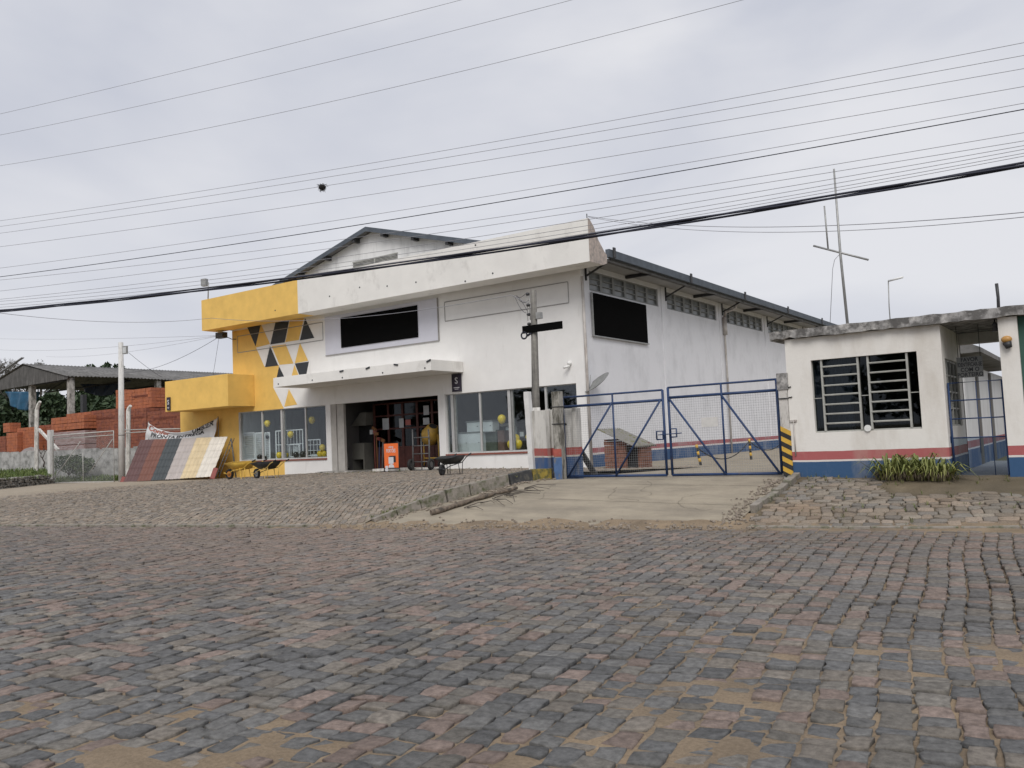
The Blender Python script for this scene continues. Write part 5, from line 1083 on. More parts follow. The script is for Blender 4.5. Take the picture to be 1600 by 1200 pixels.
while k < w_:
    a0, a1 = max(0, k), min(w_, k+h); 
    if a1 > a0+.05:
        mb.tube([(xl+a0, gyd, zb+(a0-k)), (xl+a1, gyd, zb+(a1-k))], .0035, 3, cap=False, smooth=False); mb.tube([(xl+a0, gyd+.005, z1_-(a0-k)), (xl+a1, gyd+.005, z1_-(a1-k))], .0035, 3, cap=False, smooth=False)
    k += s
mb.build('netting', m_wire, t)
a = Yp(78.5, 672); cpost('gate_post', a.x-.17, a.x+.12, gyd-.1, gyd+.15, .0, a.z, m_pl, 'white square gate post at the left end of the yard netting gate', seed=21)
def bentpost(px, pyb, pyt, tip, y, label, seed):
    a = V(ony(px, pyb, y)); c = V(ony(px+.6, pyt, y)); d = V(ony(tip[0], tip[1], y)); mb = MB(); mb.tube([(a.x, y, min(a.z, .1)), a, c, c.lerp(d, .5)+Vector((-.03, 0, .03)), d], [.13, .13, .125, .11, .09], 6, smooth=False)
    o = mb.build('fence_post', m_cpost); tag(o, label, 'fence post', 'bent concrete fence posts')
bentpost(57, 717, 640, (62.5, 627.5), 27.2, 'bent concrete fence post left of the yard gate', 3)
bentpost(200, 716, 642, (204, 634), 27.6, 'bent concrete fence post right behind the flood pole', 4)
mb = MB(); mb.beam(V(ony(61, 671, 27.1)), V(ony(91, 703, 26.8)), .14, .14); o = mb.build('brace', m_cpost); tag(o, 'slanting concrete brace between the bent fence post and the gate post', 'brace')
mb = MB()
for yy_, p, q in ((671.8, 194, 282), (676.5, 194, 232)): mb.tube([V(ony(p, yy_, 27.3)), V(ony(q, yy_-2, 27.3))], .03, 5)
mb.tube([V(ony(p, 671.8, 27.3)), V(ony(281, 672, 27.3))], .01, 4); o = mb.build('fence_rail', m_gp); tag(o, 'pair of pale horizontal rails behind the banner', 'rail')
# whitewashed wall
m_ww = mat('dirty_whitewash', (.42, .415, .40), .1, 2.5, .95, .8, 10, stain=(.15, .15, .14), sscale=(1.2, 1.2, 1.5), sthr=(.42, .7))
wy = 28.8; mb = MB(); n = 40; xa_, xb3 = float(ony(-60, 705, wy)[0]), float(ony(283, 700, wy)[0]); R_ = random.Random(3)
for i in range(n):
    x = xa_+(xb3-xa_)*i/n; zt_ = float(np.interp(x, [ony(0, 708, wy)[0], ony(185, 700, wy)[0]], [ony(0, 707, wy)[2], ony(185, 700, wy)[2]]))
    mb.box((x, wy+R_.uniform(-.02, .02), -.1), (x+(xb3-xa_)/n-.006, wy+.25, zt_+R_.uniform(-.05, .04)))
o = mb.build('low_wall', m_ww); tag(o, 'low dirty whitewashed wall in front of the brick stacks', 'wall')
# earth bank and dry stone wall
d0 = gp(-60, 771, Gf); d1 = gp(0, 765, Gf); d2 = gp(40, 760.5, Gf); d3 = gp(76, 757, Gf)
mb = MB(); R_ = random.Random(11)
for P_, Q_ in ((d0, d1), (d1, d2), (d2, d3)):
    L_ = (Q_-P_).length; u2 = (Q_-P_).normalized(); row = 0
    while row < 5:
        tt = R_.uniform(-.2, 0)
        while tt < L_:
            l = R_.uniform(.18, .5); c = P_+u2*(tt+l/2)+Vector((R_.gauss(0, .03), R_.gauss(0, .03), .05+row*.115+R_.gauss(0, .015)))
            mb.obox(c, (l*.93, .3, R_.uniform(.07, .115)), Matrix.Rotation(math.atan2(u2.y, u2.x)+R_.gauss(0, .12), 3, 'Z') @ Matrix.Rotation(R_.gauss(0, .08), 3, 'Y')); tt += l
        row += 1
o = mb.build('dry_stone_wall', mat('limewashed_rubble', (.30, .285, .26), .3, 4, .95, .8, 18, stain=(.07, .07, .06), sscale=(4, 4, 4), sthr=(.45, .6)), bevel=.02); tag(o, 'low dry stone wall of loose pale rubble at the left edge', 'stone wall')
def bank():
    vs = []; fs = []; n = 24; m_ = 8
    for i in range(n+1):
        q = i/n; x = -75+(d3.x+75)*q; ya = float(np.interp(x, [d0.x, d1.x, d2.x, d3.x], [d0.y, d1.y, d2.y, d3.y])) if d0.x < d1.x else float(np.interp(x, sorted([d0.x, d1.x, d2.x, d3.x]), [y for _, y in sorted([(p.x, p.y) for p in (d0, d1, d2, d3)])]))
        ya = max(ya, 3)+.1
        for j in range(m_+1): s_ = j/m_; y = ya+(wy+.05-ya)*s_; vs.append((x, y, float(G(x, y))+.5+.12*s_+.06*math.sin(x*2+j)))
    for i in range(n):
        for j in range(m_): a = i*(m_+1)+j; fs.append((a, a+m_+1, a+m_+2, a+1))
    mb = MB(); mb.add(vs, fs, 0, True); return mb.build('earth_bank', mat('dark_earth', (.10, .085, .06), .3, 3, .95, .6, 15), origin=(0, 0, 0)), vs
# bank is a polygon between stone wall, low wall and gate post: drawn as strips from the gate post outwards
Q0 = [d0, d1, d2, d3]; gpx = Yp(74, 740)
vs = []; fs = []; ns_ = 30; mm_ = 14
for i in range(ns_+1):
    q = i/ns_*3; k = min(2, int(q)); P_ = Q0[k].lerp(Q0[k+1], q-k); Wd = Vector((P_.x-6*(1-i/ns_)-3.0, wy, P_.z+.75)); Wd.x = float(ony(-60+136*i/ns_, 730, wy)[0])
    for j in range(mm_+1): s_ = j/mm_; v_ = P_.lerp(Wd, s_); v_.z = P_.z+.48+.25*s_+.05*math.sin(i*1.3+j*.9); vs.append(v_)
for i in range(ns_):
    for j in range(mm_): a = i*(mm_+1)+j; fs.append((a, a+mm_+1, a+mm_+2, a+1))
mb = MB(); mb.add(vs, fs, 0, True); o = mb.build('earth_bank', mat('dark_earth', (.11, .10, .06), .3, 3, .95, .6, 15)); tag(o, kind='structure'); bankv = [v.copy() for v in vs]
# ---- vegetation helpers
def blades(mb, c, n, h, spread, wd, R_, curl=.5, mi=0):
    for _ in range(n):
        a = R_.uniform(0, 6.283); r = R_.uniform(0, spread*.4); p = Vector(c)+Vector((math.cos(a)*r, math.sin(a)*r, 0)); d = Vector((math.cos(a), math.sin(a), 0)); hh = h*R_.uniform(.5, 1.1); o_ = spread*R_.uniform(.2, 1.0)
        s = Vector((-d.y, d.x, 0))*wd*R_.uniform(.6, 1.2); k = curl*R_.uniform(.4, 1.3)
        p1 = p+d*o_*.35+Vector((0, 0, hh*.6)); p2 = p+d*o_*.75+Vector((0, 0, hh*(1-.15*k))); p3 = p+d*o_*1.15+Vector((0, 0, hh*(1-k*.6)))
        mb.add([p-s*.6, p+s*.6, p1+s, p1-s, p2+s*.7, p2-s*.7, p3], [(0, 1, 2, 3), (3, 2, 4, 5), (5, 4, 6)], mi)
def leafmat(name, a, b_, tr=.25): 
    m = mat(name, a, .2, 1.3, .6, col2=b_, thr=(.35, .65), spec=.3); return m
m_grass = leafmat('grass_green', (.07, .12, .03), (.13, .16, .045)); m_dry = leafmat('dry_leaf', (.16, .12, .07), (.09, .07, .045)); m_agap = leafmat('strap_leaf', (.10, .14, .035), (.24, .24, .08)); m_dkleaf = leafmat('dark_foliage', (.025, .045, .022), (.05, .075, .035)); m_mid = leafmat('mid_foliage', (.05, .08, .03), (.09, .11, .05)); m_weed = leafmat('weed', (.10, .13, .04), (.19, .18, .08))
R_ = random.Random(31)
mb = MB()
for _ in range(900):
    v_ = R_.choice(bankv); blades(mb, v_+Vector((R_.uniform(-.3, .3), R_.uniform(-.4, .4), -.03)), 4, R_.uniform(.12, .35), .16, .018, R_)
for _ in range(500):
    x = R_.uniform(float(ony(84, 730, 28)[0]), float(ony(186, 730, 28)[0])); y = 28.7-abs(R_.gauss(0, .55)); blades(mb, (x, y, float(G(x, y))), 4, R_.uniform(.12, .45), .22, .02, R_)
o = mb.build('grass', m_grass); tag(o, 'tufts of green grass on the earth bank at the left', 'grass', kind='stuff')
def leafcloud(mb, lobes, n, size, R_, mi=0, flat=.6, mis=None):
    for _ in range(n):
        c, r = R_.choice(lobes); th = R_.uniform(0, 6.283); z = R_.uniform(-1, 1); q = math.sqrt(1-z*z); rr = R_.uniform(.45, 1.08)**.6
        p = Vector(c)+Vector((math.cos(th)*q*r[0], math.sin(th)*q*r[1], z*r[2]))*rr; s = size*R_.uniform(.6, 1.4)
        a = Vector((R_.gauss(0, 1), R_.gauss(0, 1), R_.gauss(0, 1))).normalized(); b2 = a.orthogonal().normalized()
        mb.add([p-a*s, p+b2*s*.5, p+a*s, p-b2*s*.5], [(0, 1, 2, 3)], mi if mis is None else R_.choice(mis))
def tree(label, base, h, lobes, n, size, mats_, seed, trunk_r=.25, limbs=6, group=None, name='tree', cat='tree', bare=False):
    R2 = random.Random(seed); t = empty(name, base, label, cat, group); mb = MB(); B = Vector(base)
    cc = sum((Vector(c) for c, r in lobes), Vector())/len(lobes); fork = B.lerp(cc, .45); fork.x = B.x+(cc.x-B.x)*.3
    mb.tube([B-Vector((0, 0, .3)), B.lerp(fork, .5)+Vector((R2.uniform(-.15, .15), 0, 0)), fork], [trunk_r*1.2, trunk_r, trunk_r*.8], 8)
    for c, r in lobes:
        m_ = fork.lerp(Vector(c), .55)+Vector((R2.uniform(-.3, .3), R2.uniform(-.3, .3), .1)); mb.tube([fork, m_, Vector(c)+Vector((0, 0, r[2]*.5))], [trunk_r*.6, trunk_r*.35, trunk_r*.1], 5)
    mb.build('trunk', m_bark, t)
    mb = MB(); leafcloud(mb, lobes, n, size, R2, mis=list(range(len(mats_))))
    if bare:
        for c, r in lobes:
            for _ in range(14): d = Vector((R2.gauss(0, 1), R2.gauss(0, .6), R2.gauss(.5, .7))).normalized(); twig(mb, Vector(c), d, r[0]*.55, .06, 3, R2)
    mb.build('crown', mats_, t); return t
# shrubs by the gate
def shrub(label, base, h, wd, n, size, mats_, seed, name='shrub', cat='shrub', lobes=None):
    B = Vector(base); R2 = random.Random(seed); lobes = lobes or [(B+Vector((R2.uniform(-wd, wd)*.45, R2.uniform(-.3, .3), h*R2.uniform(.3, .75))), (wd*R2.uniform(.25, .45), wd*.3, h*R2.uniform(.25, .4))) for _ in range(6)]
    t = empty(name, B, label, cat); mb = MB()
    for c, r in lobes: mb.tube([B, B.lerp(Vector(c), .6)+Vector((R2.uniform(-.1, .1), 0, 0)), c], [.035, .02, .008], 5)
    mb.build('stem', m_bark, t); mb = MB(); leafcloud(mb, lobes, n, size, R2, mis=list(range(len(mats_)))); mb.build('foliage', mats_, t)
shrub('dark green shrub behind the yard netting gate', (Yp(100, 735, 27.5).x, 27.8, .7), 1.5, 1.5, 1600, .07, [m_dkleaf, m_mid], 2)
shrub('second dark shrub behind the middle of the netting gate', (Yp(122, 735, 27.5).x, 27.9, .6), 1.1, 1.3, 1200, .07, [m_dkleaf, m_mid], 5)
B = Yp(68, 722, 27.0); mb = MB(); R2 = random.Random(8)
def twig(mb, p, d, l, r, depth, R2):
    q = p+d*l; mb.tube([p, p.lerp(q, .5)+Vector((R2.gauss(0, l*.06), R2.gauss(0, l*.06), R2.gauss(0, l*.05))), q], [r, r*.8, r*.6], 5)
    if depth > 0:
        for _ in range(R2.choice([2, 3])): twig(mb, q, (d+Vector((R2.gauss(0, .5), R2.gauss(0, .4), R2.gauss(.05, .3)))).normalized(), l*R2.uniform(.6, .85), r*.6, depth-1, R2)
twig(mb, B-Vector((0, 0, .3)), Vector((-.25, 0, 1)).normalized(), .55, .05, 3, R2); o = mb.build('bare_shrub', mat('dark_twig', (.05, .035, .03), .2)); tag(o, 'small leafless dark shrub left of the yard gate', 'shrub')
# ---- brick stacks
m_cer = mat('ceramic_block', (.38, .128, .060), .18, 3, .9, .5, 25, stain=(.30, .11, .07), sscale=(1.5, 1.5, 3), sthr=(.45, .7)); m_cerd = mat('ceramic_core', (.17, .05, .03), .2, 5)
m_cer2 = mat('darker_ceramic_block', (.25, .085, .048), .2, 3, .9, .5, 25, stain=(.16, .06, .05), sscale=(1.5, 1.5, 3), sthr=(.45, .7))
def pack(label, x0, x1, z0, z1, y, dep, seed, name='brick_stack', holes=None, group='stacks of ceramic blocks in the yard', material=None, lab2=None):
    R2 = random.Random(seed); mb = MB(); mb.box((x0+.05, y+.05, z0+.01), (x1-.05, y+dep-.05, z1-.03), 1); bh = .20; nz = max(1, round((z1-z0)/bh)); bh = (z1-z0)/nz; nx = max(2, round((x1-x0)/.30)); bw = (x1-x0)/nx
    ny = max(2, round(dep/.3)); bd = dep/ny
    for k in range(nz):
        for i in range(nx):
            j = R2.uniform(-.015, .015); mb.box((x0+i*bw+.004, y+j, z0+k*bh+.004), (x0+(i+1)*bw-.004, y+bd, z0+(k+1)*bh-.005), 0)
        for i in range(1, ny):
            j = R2.uniform(-.015, .015)
            for (a, b3) in ((x1-bw, x1+j), (x0+j, x0+bw)): mb.box((a+.008, y+i*bd+.008, z0+k*bh+.008), (b3, y+(i+1)*bd-.008, z0+(k+1)*bh-.008), 0)
    for i in range(nx):
        for q in range(1, ny): mb.box((x0+i*bw+.008, y+q*bd+.008, z1-bh+.02), (x0+(i+1)*bw-.008, y+(q+1)*bd-.008, z1+R2.uniform(-.02, 0)), 0)
    o = mb.build(name, [material or m_cer, m_cerd]); tag(o, label, 'brick stack', group)
    if holes:
        mb = MB(); hx0, hx1, hz = holes; n = max(6, int((hx1-hx0)/.1))
        for i in range(n): mb.box((hx0+(hx1-hx0)*i/n, y-.018, hz), (hx0+(hx1-hx0)*(i+.7)/n, y-.024, hz+.13))
        mb.build('block_holes', m_cerd, o)
    return o
def pk(px0, px1, pyt, pyb, y, dep, seed, label, h=None, ground=False, **k):
    a = ony(px0, (pyt+pyb)/2, y); b = ony(px1, (pyt+pyb)/2, y); zt_ = float(ony((px0+px1)/2, pyt, y)[2]); zb_ = .3 if ground else float(ony((px0+px1)/2, pyb, y)[2])
    hl = None
    if h: hl = (float(ony(h[0], 650, y)[0]), float(ony(h[1], 650, y)[0]), float(ony(h[0], h[2], y)[2]))
    return pk2(label, a[0], b[0], zb_, zt_, y, dep, seed, hl, **k)
def pk2(label, x0, x1, z0, z1, y, dep, seed, hl, **k): return pack(label, x0, x1, z0, z1, y, dep, seed, holes=hl, **k)
pk(143, 187, 640, 705, 30.2, 2.4, 1, 'large brick stack left of the flood pole with a row of dark holes', ground=True, h=(150, 178, 656), material=m_cer2)
pk(188.5, 229, 639, 705, 30.4, 2.4, 2, 'large brick stack directly behind the flood pole', ground=True, h=(196, 224, 655), material=m_cer2)
pk(230.5, 283, 641, 705, 30.3, 2.4, 3, 'large brick stack beside the yellow wing, with a row of dark holes', ground=True, h=(240, 276, 656), material=m_cer2)
o1 = pk(181, 192.5, 609, 638.2, 31.0, 1.8, 4, 'narrow brick stack on top, left half of the raised pair'); o2 = pk(193.5, 236.5, 608, 638.4, 30.9, 1.9, 5, 'wide brick stack on top, right half of the raised pair', h=(207, 232, 622))
pk(104, 142, 645, 705, 31.4, 2.2, 6, 'lower brick stack stepping down to the left behind the netting gate', ground=True)
pk(80, 131, 651, 661, 29.35, 1.6, 7, 'upper layer of flat red blocks above the wrapped pallet'); pk(80.5, 131, 661.5, 671.5, 29.35, 1.6, 8, 'lower layer of flat red blocks above the wrapped pallet')
m_wrap = mat('plastic_wrap', (.33, .24, .23), .15, 6, .35, .6, 12, stain=(.22, .12, .10), sscale=(1, 1, 6), sthr=(.45, .6))
x0 = float(ony(84, 690, 29.4)[0]); x1 = float(ony(132, 690, 29.4)[0]); zt_ = float(ony(108, 673, 29.4)[2]); t = empty('wrapped_pallet', ((x0+x1)/2, 29.9, .3), 'pallet of blocks wrapped in greyish plastic behind the netting gate', 'pallet'); mb = MB(); mb2 = MB()
nl = 7
for k in range(nl): z = .3+(zt_-.3)*k/nl; mb.box((x0+.04*(k % 2), 29.4+.03*(k % 2), z+.02), (x1-.03*(k % 2), 30.9, z+(zt_-.3)/nl-.05))
mb.build('wrapped_blocks', m_wrap, t, bevel=.03); mb2.box((x0+.08, 29.48, .3), (x1-.08, 30.8, zt_-.05)); mb2.build('core', m_cerd, t)
pk(27, 54, 668, 705, 31.0, 1.5, 9, 'orange brick stack at the left with a darker one behind', ground=True); pk(10, 27, 676, 705, 30.6, 1.2, 10, 'low orange brick stack at the far left', ground=True)
pk(5, 15, 661, 675.5, 30.8, .8, 11, 'small pile of blocks on top of the far left stack'); pk(-30, 9, 683, 705, 30.7, 1.2, 12, 'lowest stack of dark blocks at the left edge', ground=True, material=m_cer2); pk(60, 82, 664, 705, 31.8, 1.5, 13, 'reddish brick stack between the bent post and the wrapped pallet', ground=True, material=m_cer2)
mb = MB(); c = V(ony(42, 690, 29.9)); mb.ball((c.x, 30.2, .9), 1.0, 14, 8, 0, (1.9, .9, .95*(c.z+1.1)/2.2)); o = mb.build('plastic_heap', mat('grey_plastic_heap', (.22, .19, .18), .2, 5, .5, .8, 6)); q = o.modifiers.new('d', 'DISPLACE'); tx = bpy.data.textures.new('heap', 'CLOUDS'); tx.noise_scale = .5; q.texture = tx; q.strength = .25; tag(o, 'heap of greyish plastic sheeting on the whitewashed wall at the left', 'plastic heap')
# ---- the open shed
SY = 33.5; sx = lambda px, py: V(ony(px, py, SY)); ap = sx(35, 568.5); er = sx(104, 587.5); dxr = er.x-ap.x; dzr = ap.z-er.z; el = Vector((ap.x-dxr, SY, er.z))
t = empty('open_shed', (ap.x, SY, .3), 'open shed with a grey corrugated roof and concrete posts behind the brick stacks', 'shed')
LEN = 30.0
def corr(name, P_, Q_, dy, material, parent, wv=.035, per=.30, thick=.02):
    n = int(dy/per*4); mb = MB(); vs = []
    for i in range(n+1):
        y = dy*i/n
        for j in range(3): c = Vector(P_).lerp(Vector(Q_), j/2); vs.append((c.x, c.y+y, c.z+wv*math.sin(i*math.pi/2)+.06*math.sin(y*.35)*(j/2)))
    fs = [(i*3+j, i*3+j+1, (i+1)*3+j+1, (i+1)*3+j) for i in range(n) for j in range(2)]; mb.add(vs, fs, 0, True); o = mb.build(name, material, parent); q = o.modifiers.new('thick', 'SOLIDIFY'); q.thickness = thick; return o
corr('roof_slope', ap, er+Vector((.1, 0, -.02)), LEN, m_fibre, t); corr('roof_slope', ap, el, LEN, m_fibre, t)
lowz = sx(60, 600.5).z; bl = sx(7, 605.5); br = sx(103, 592)
mb = MB(); mb.prism([(el.x+.2, SY+.1, lowz), (br.x, SY+.1, br.z), (er.x, SY+.1, er.z-.05), (ap.x, SY+.1, ap.z-.12), (el.x, SY+.1, el.z-.05)], (0, .06, 0)); mb.build('gable_boards', mat('grey_boards', (.13, .125, .12), .3, 2, .9, stain=(.06, .058, .055), sscale=(6, 6, .3), sthr=(.4, .6)), t)
for px, y in ((46.5, SY+.3), (106.5, SY+.3)): a = ony(px, 600, y); mb = MB(); mb.box((a[0]-.2, y, .2), (a[0]+.2, y+.4, er.z-.1)); mb.build('post', m_concrete, t)
X_ = er.x-.35
for px in (243, 330): a = onx(px, 605, X_); mb = MB(); mb.box((X_-.2, a[1], .2), (X_+.2, a[1]+.4, er.z-.1)); mb.build('post', m_concrete, t)
a = ony(127, 610, SY+11); mb = MB(); mb.box((a[0]-.2, SY+11, .2), (a[0]+.25, SY+11.4, ap.z-1.5)); mb.build('post', m_darkmetal, t)
for k in range(7): y = SY+.6+k*4.6; mb = MB(); mb.prism([(el.x+.1, y, el.z-.12), (er.x-.1, y, er.z-.12), (ap.x, y, ap.z-.15)], (0, .12, 0)) if False else mb.tube([(el.x+.1, y, el.z-.2), (ap.x, y, ap.z-.22), (er.x-.1, y, er.z-.2), (el.x+.1, y, el.z-.2)], .07, 5); mb.build('truss', m_darkmetal, t)
m_tarp = mat('blue_tarpaulin', (.02, .09, .17), .3, 2, .5, .6, 6)
def tarp(P, label, mm):
    mb = MB(); n = 14; vs = []
    for j in range(n+1):
        for i in range(n+1):
            u = i/n; v = j/n; a = P[0].lerp(P[1], u); b2 = P[3].lerp(P[2], u); p = a.lerp(b2, v); p.z -= .25*math.sin(u*math.pi)*v; p.y += .12*math.sin(u*20+v*3); vs.append(p)
    mb.add(vs, [(j*(n+1)+i, j*(n+1)+i+1, (j+1)*(n+1)+i+1, (j+1)*(n+1)+i) for j in range(n) for i in range(n)], 0, True); o = mb.build('tarpaulin', mm); q = o.modifiers.new('thick', 'SOLIDIFY'); q.thickness = .02; tag(o, label, 'tarpaulin', 'tarpaulins hung under the shed')
sy2 = SY+4; q_ = lambda px, py, y: V(ony(px, py, y))
tarp([q_(8, 612, sy2), q_(61, 612, sy2), q_(52, 640, sy2), q_(16, 633, sy2)], 'bright blue tarpaulin hanging under the left of the shed', m_tarp)
tarp([q_(125, 600, SY+7), q_(186, 600, SY+7), q_(178, 616, SY+7), q_(132, 612, SY+7)], 'dark blue tarpaulin hanging under the right slope of the shed', mat('dark_blue_tarpaulin', (.01, .025, .07), .3, 2, .5, .6, 6))
mb = MB(); a = q_(33, 566, SY-.05); b2 = q_(2, 590, SY-.05); mb.beam(a+Vector((.3, 0, .35)), b2+Vector((-1.5, 0, .1)), .06, .22, up=(0, 1, 0)); mb.build('flashing', m_metal, t)
# trees beyond
def px_tree(px, pyt, pyb, wpx, Y, label, n, size, mats_, seed, zb=.3, lo=.35, **k):
    a = V(ony(px, pyt, Y)); z = max(zb, V(ony(px, pyb, Y)).z); dist = (a-Vector(CP)).dot(Vector(_f)); wd = wpx*dist/FPX/2; R2 = random.Random(seed); H_ = a.z-z
    lobes = [(Vector((a.x+R2.uniform(-.75, .75)*wd, Y+R2.uniform(-.5, .5)*wd, z+H_*R2.uniform(lo, .8))), (wd*R2.uniform(.3, .5), wd*R2.uniform(.3, .5), H_*R2.uniform(.14, .24))) for _ in range(10)]
    return tree(label, (a.x, Y, .0), H_, lobes, n, size, mats_, seed, **k)
px_tree(8, 553, 640, 90, 60, 'half bare grey tree rising behind the left of the shed roof', 1500, .14, [leafmat('grey_leaf', (.075, .07, .06), (.13, .12, .10))], 1, trunk_r=.5, bare=True, group='trees beyond the yard')
px_tree(52, 560, 640, 55, 64, 'thin twiggy tree behind the ridge of the shed', 700, .13, [bpy.data.materials['grey_leaf']], 2, trunk_r=.4, bare=True, group='trees beyond the yard')
px_tree(148, 566, 640, 36, 80, 'small round dark tree top over the shed roof, left of the pair', 1500, .35, [m_dkleaf], 3, trunk_r=.5, group='trees beyond the yard')
px_tree(176, 563.5, 640, 44, 82, 'larger round dark tree top over the shed roof near the flood pole', 2000, .35, [m_dkleaf], 4, trunk_r=.5, group='trees beyond the yard')
for i, px in enumerate((-25, 15, 60, 105, 150, 200, 255)): px_tree(px, 598+(i % 3)*6, 720, 75, 56+(i % 2)*4, ['dark bushy tree under the shed roof at the left edge', 'dark bushy tree seen under the shed behind the bright tarpaulin', 'dark bushy tree seen between the two front shed posts', 'dark bushy tree seen right of the second shed post', 'dark bushy tree seen under the shed behind the dark tarpaulin', 'dark bushy tree seen behind the raised brick stacks', 'dark bushy tree seen between the bricks and the yellow wing'][i], 4200, .5, [m_dkleaf], 20+i, lo=.12, trunk_r=.4, group='dark trees behind the shed')
# ---- plants by the guardhouse
R_ = random.Random(77)
for i, px in enumerate((1395, 1418, 1440, 1462, 1480)):
    b = gp(px, 742+(i % 2)*3, rz); b.y = min(b.y, 16.6); b.z = float(rz(b.x, b.y)); t = empty('agapanthus', b, ['leftmost', 'second from the left', 'middle', 'fourth from the left', 'rightmost'][i]+' clump of strap leaves by the guardhouse wall', 'plant', 'clumps of strap leaved plants by the guardhouse')
    mb = MB(); blades(mb, b, 60, R_.uniform(.34, .54), .46, .022, R_, 1.15); mb.build('green_leaves', m_agap, t); mb = MB(); blades(mb, b, 90, .20, .30, .012, R_, 1.6); mb.build('dry_leaves', m_dry, t)
# weeds
R_ = random.Random(5); mb = MB()
for _ in range(420):
    k = R_.random()
    if k < .35: q = R_.random(); y = KY0+(KY1-KY0)*q; x = KX0+(KX1-KX0)*q-.2+R_.gauss(0, .1); z = float(Gf(x, y))
    elif k < .6: x = R_.uniform(-28, -12); y = 26.9-abs(R_.gauss(0, .12)) if R_.random() < .5 else 25.3+R_.gauss(0, .12); z = float(Gf(x, y))
    elif k < .8: x = R_.uniform(-4.9, 4); y = 16.78-abs(R_.gauss(0, .15)); z = float(rz(x, y))
    else: x = R_.uniform(-4.8, 3); y = R_.uniform(14, 16.5); z = float(rz(x, y)); 
    blades(mb, (x, y, z-.01), 5, R_.uniform(.03, .10), .06, .006, R_)
o = mb.build('weeds', m_weed); tag(o, 'small weeds growing along kerbs and between the stones', 'weeds', kind='stuff')
# log and branches by the kerb
a = gp(629, 803); b = gp(700, 773); c = gp(808, 767); a = Vector((-12.0, 13.25, 0)); 
P0 = gp(672, 806); P1 = gp(808, 766)
for p in (P0, P1): p.z = float(G(p.x, p.y))+.07
mb = MB(); n = 12; R2 = random.Random(3); pts = [P0.lerp(P1, i/n)+Vector((R2.gauss(0, .02), R2.gauss(0, .02), R2.gauss(0, .01))) for i in range(n+1)]
for p in pts: p.z = float(G(p.x, p.y))+.055; p.x = max(p.x, float(kerbx(p.y))+.08)
mb.tube(pts, [.06+.010*math.sin(i*1.9)-.002*i for i in range(n+1)], 9); o = mb.build('log', mat('bark_log', (.17, .135, .105), .3, 9, .95, .8, 25, stain=(.07, .06, .05), sscale=(6, 6, 6), sthr=(.45, .6))); tag(o, 'long grey fallen log lying along the kerb of the driveway', 'log')
mb = MB()
for _ in range(14):
    q = R2.uniform(.3, 1.0); p = P0.lerp(P1, q)+Vector((R2.uniform(.1, .35), R2.gauss(0, .1), -.03)); d = Vector((R2.uniform(.2, 1), R2.uniform(-.3, 1), 0)).normalized(); l = R2.uniform(.3, .9)
    e = p+d*l; e.z = float(G(e.x, e.y))+.03; p.z = float(G(p.x, p.y))+.03; mb.tube([p, p.lerp(e, .5)+Vector((R2.gauss(0, .05), 0, .05)), e], [.012, .009, .005], 5)
o = mb.build('twigs', m_bark); tag(o, 'scattered dry twigs and thin branches beside the log', 'twigs', kind='stuff')
# loose gravel on the verge and drive edges
mb = MB(); R2 = random.Random(9)
for _ in range(900):
    k = R2.random()
    if k < .5: x = R2.uniform(-13.5, -4.5); y = yc(x)+R2.gauss(0, .22)
    elif k < .8: q = R2.random(); x = -5.3+R2.gauss(0, .14); y = 13.7+3.2*q
    else: q = R2.random(); y = KY0+(KY1-KY0)*q; x = KX0+(KX1-KX0)*q+abs(R2.gauss(.08, .15))
    z = max(float(G(x, y)), .02); s = R2.uniform(.008, .026); mb.obox((x, y, z+.02), (s*2, s*1.6, s*1.2), Matrix.Rotation(R2.uniform(0, 3), 3, 'Z') @ Matrix.Rotation(R2.uniform(-.5, .5), 3, 'X'))
o = mb.build('gravel', mat('loose_gravel', (.26, .22, .18), .35, 30, .9)); tag(o, 'loose gravel and grit along the edges of the driveway', 'gravel', kind='stuff')
# ================================================================== OVERHEAD LINES
def onplane(px, py, off=0.0):
    n = np.array([.165, -1, 0]); d = ray(px, py); k = -(14.35+off) ; t_ = (k - (n@CP))/(n@d); return CP+d*t_
def wire(pxs, r, material, off, label, cat='overhead wire', group='overhead wires along the road', name='overhead_wire', ext=20, twist=0):
    P = [onplane(x, y, off) for x, y in pxs]; s = np.array([p[0] for p in P]); z = np.array([p[2] for p in P]); deg = 2 if len(P) > 2 else 1; c = np.polyfit(s, z, deg)
    s0, s1 = s.min()-ext, s.max()+ext*.6; mb = MB(); xs = np.linspace(s0, s1, 70)
    if deg == 2 and c[0] < 0: c = np.polyfit(s, z, 1)
    def pt(x, q=0): return Vector((x, yc(x)+off, float(np.polyval(c, x))))
    if twist:
        xs = np.linspace(s0, s1, 260)
        for k in range(twist): mb.tube([pt(x)+Vector((0, .028*math.cos(x*.55+k*2.1+.6*math.sin(x*.3)), .030*math.sin(x*.55+k*2.1+.8*math.sin(x*.23)))) for x in xs], r, 5, smooth=True)
    else: mb.tube([pt(x) for x in xs], r, 4)
    o = mb.build(name, material); tag(o, label, cat, group); return o
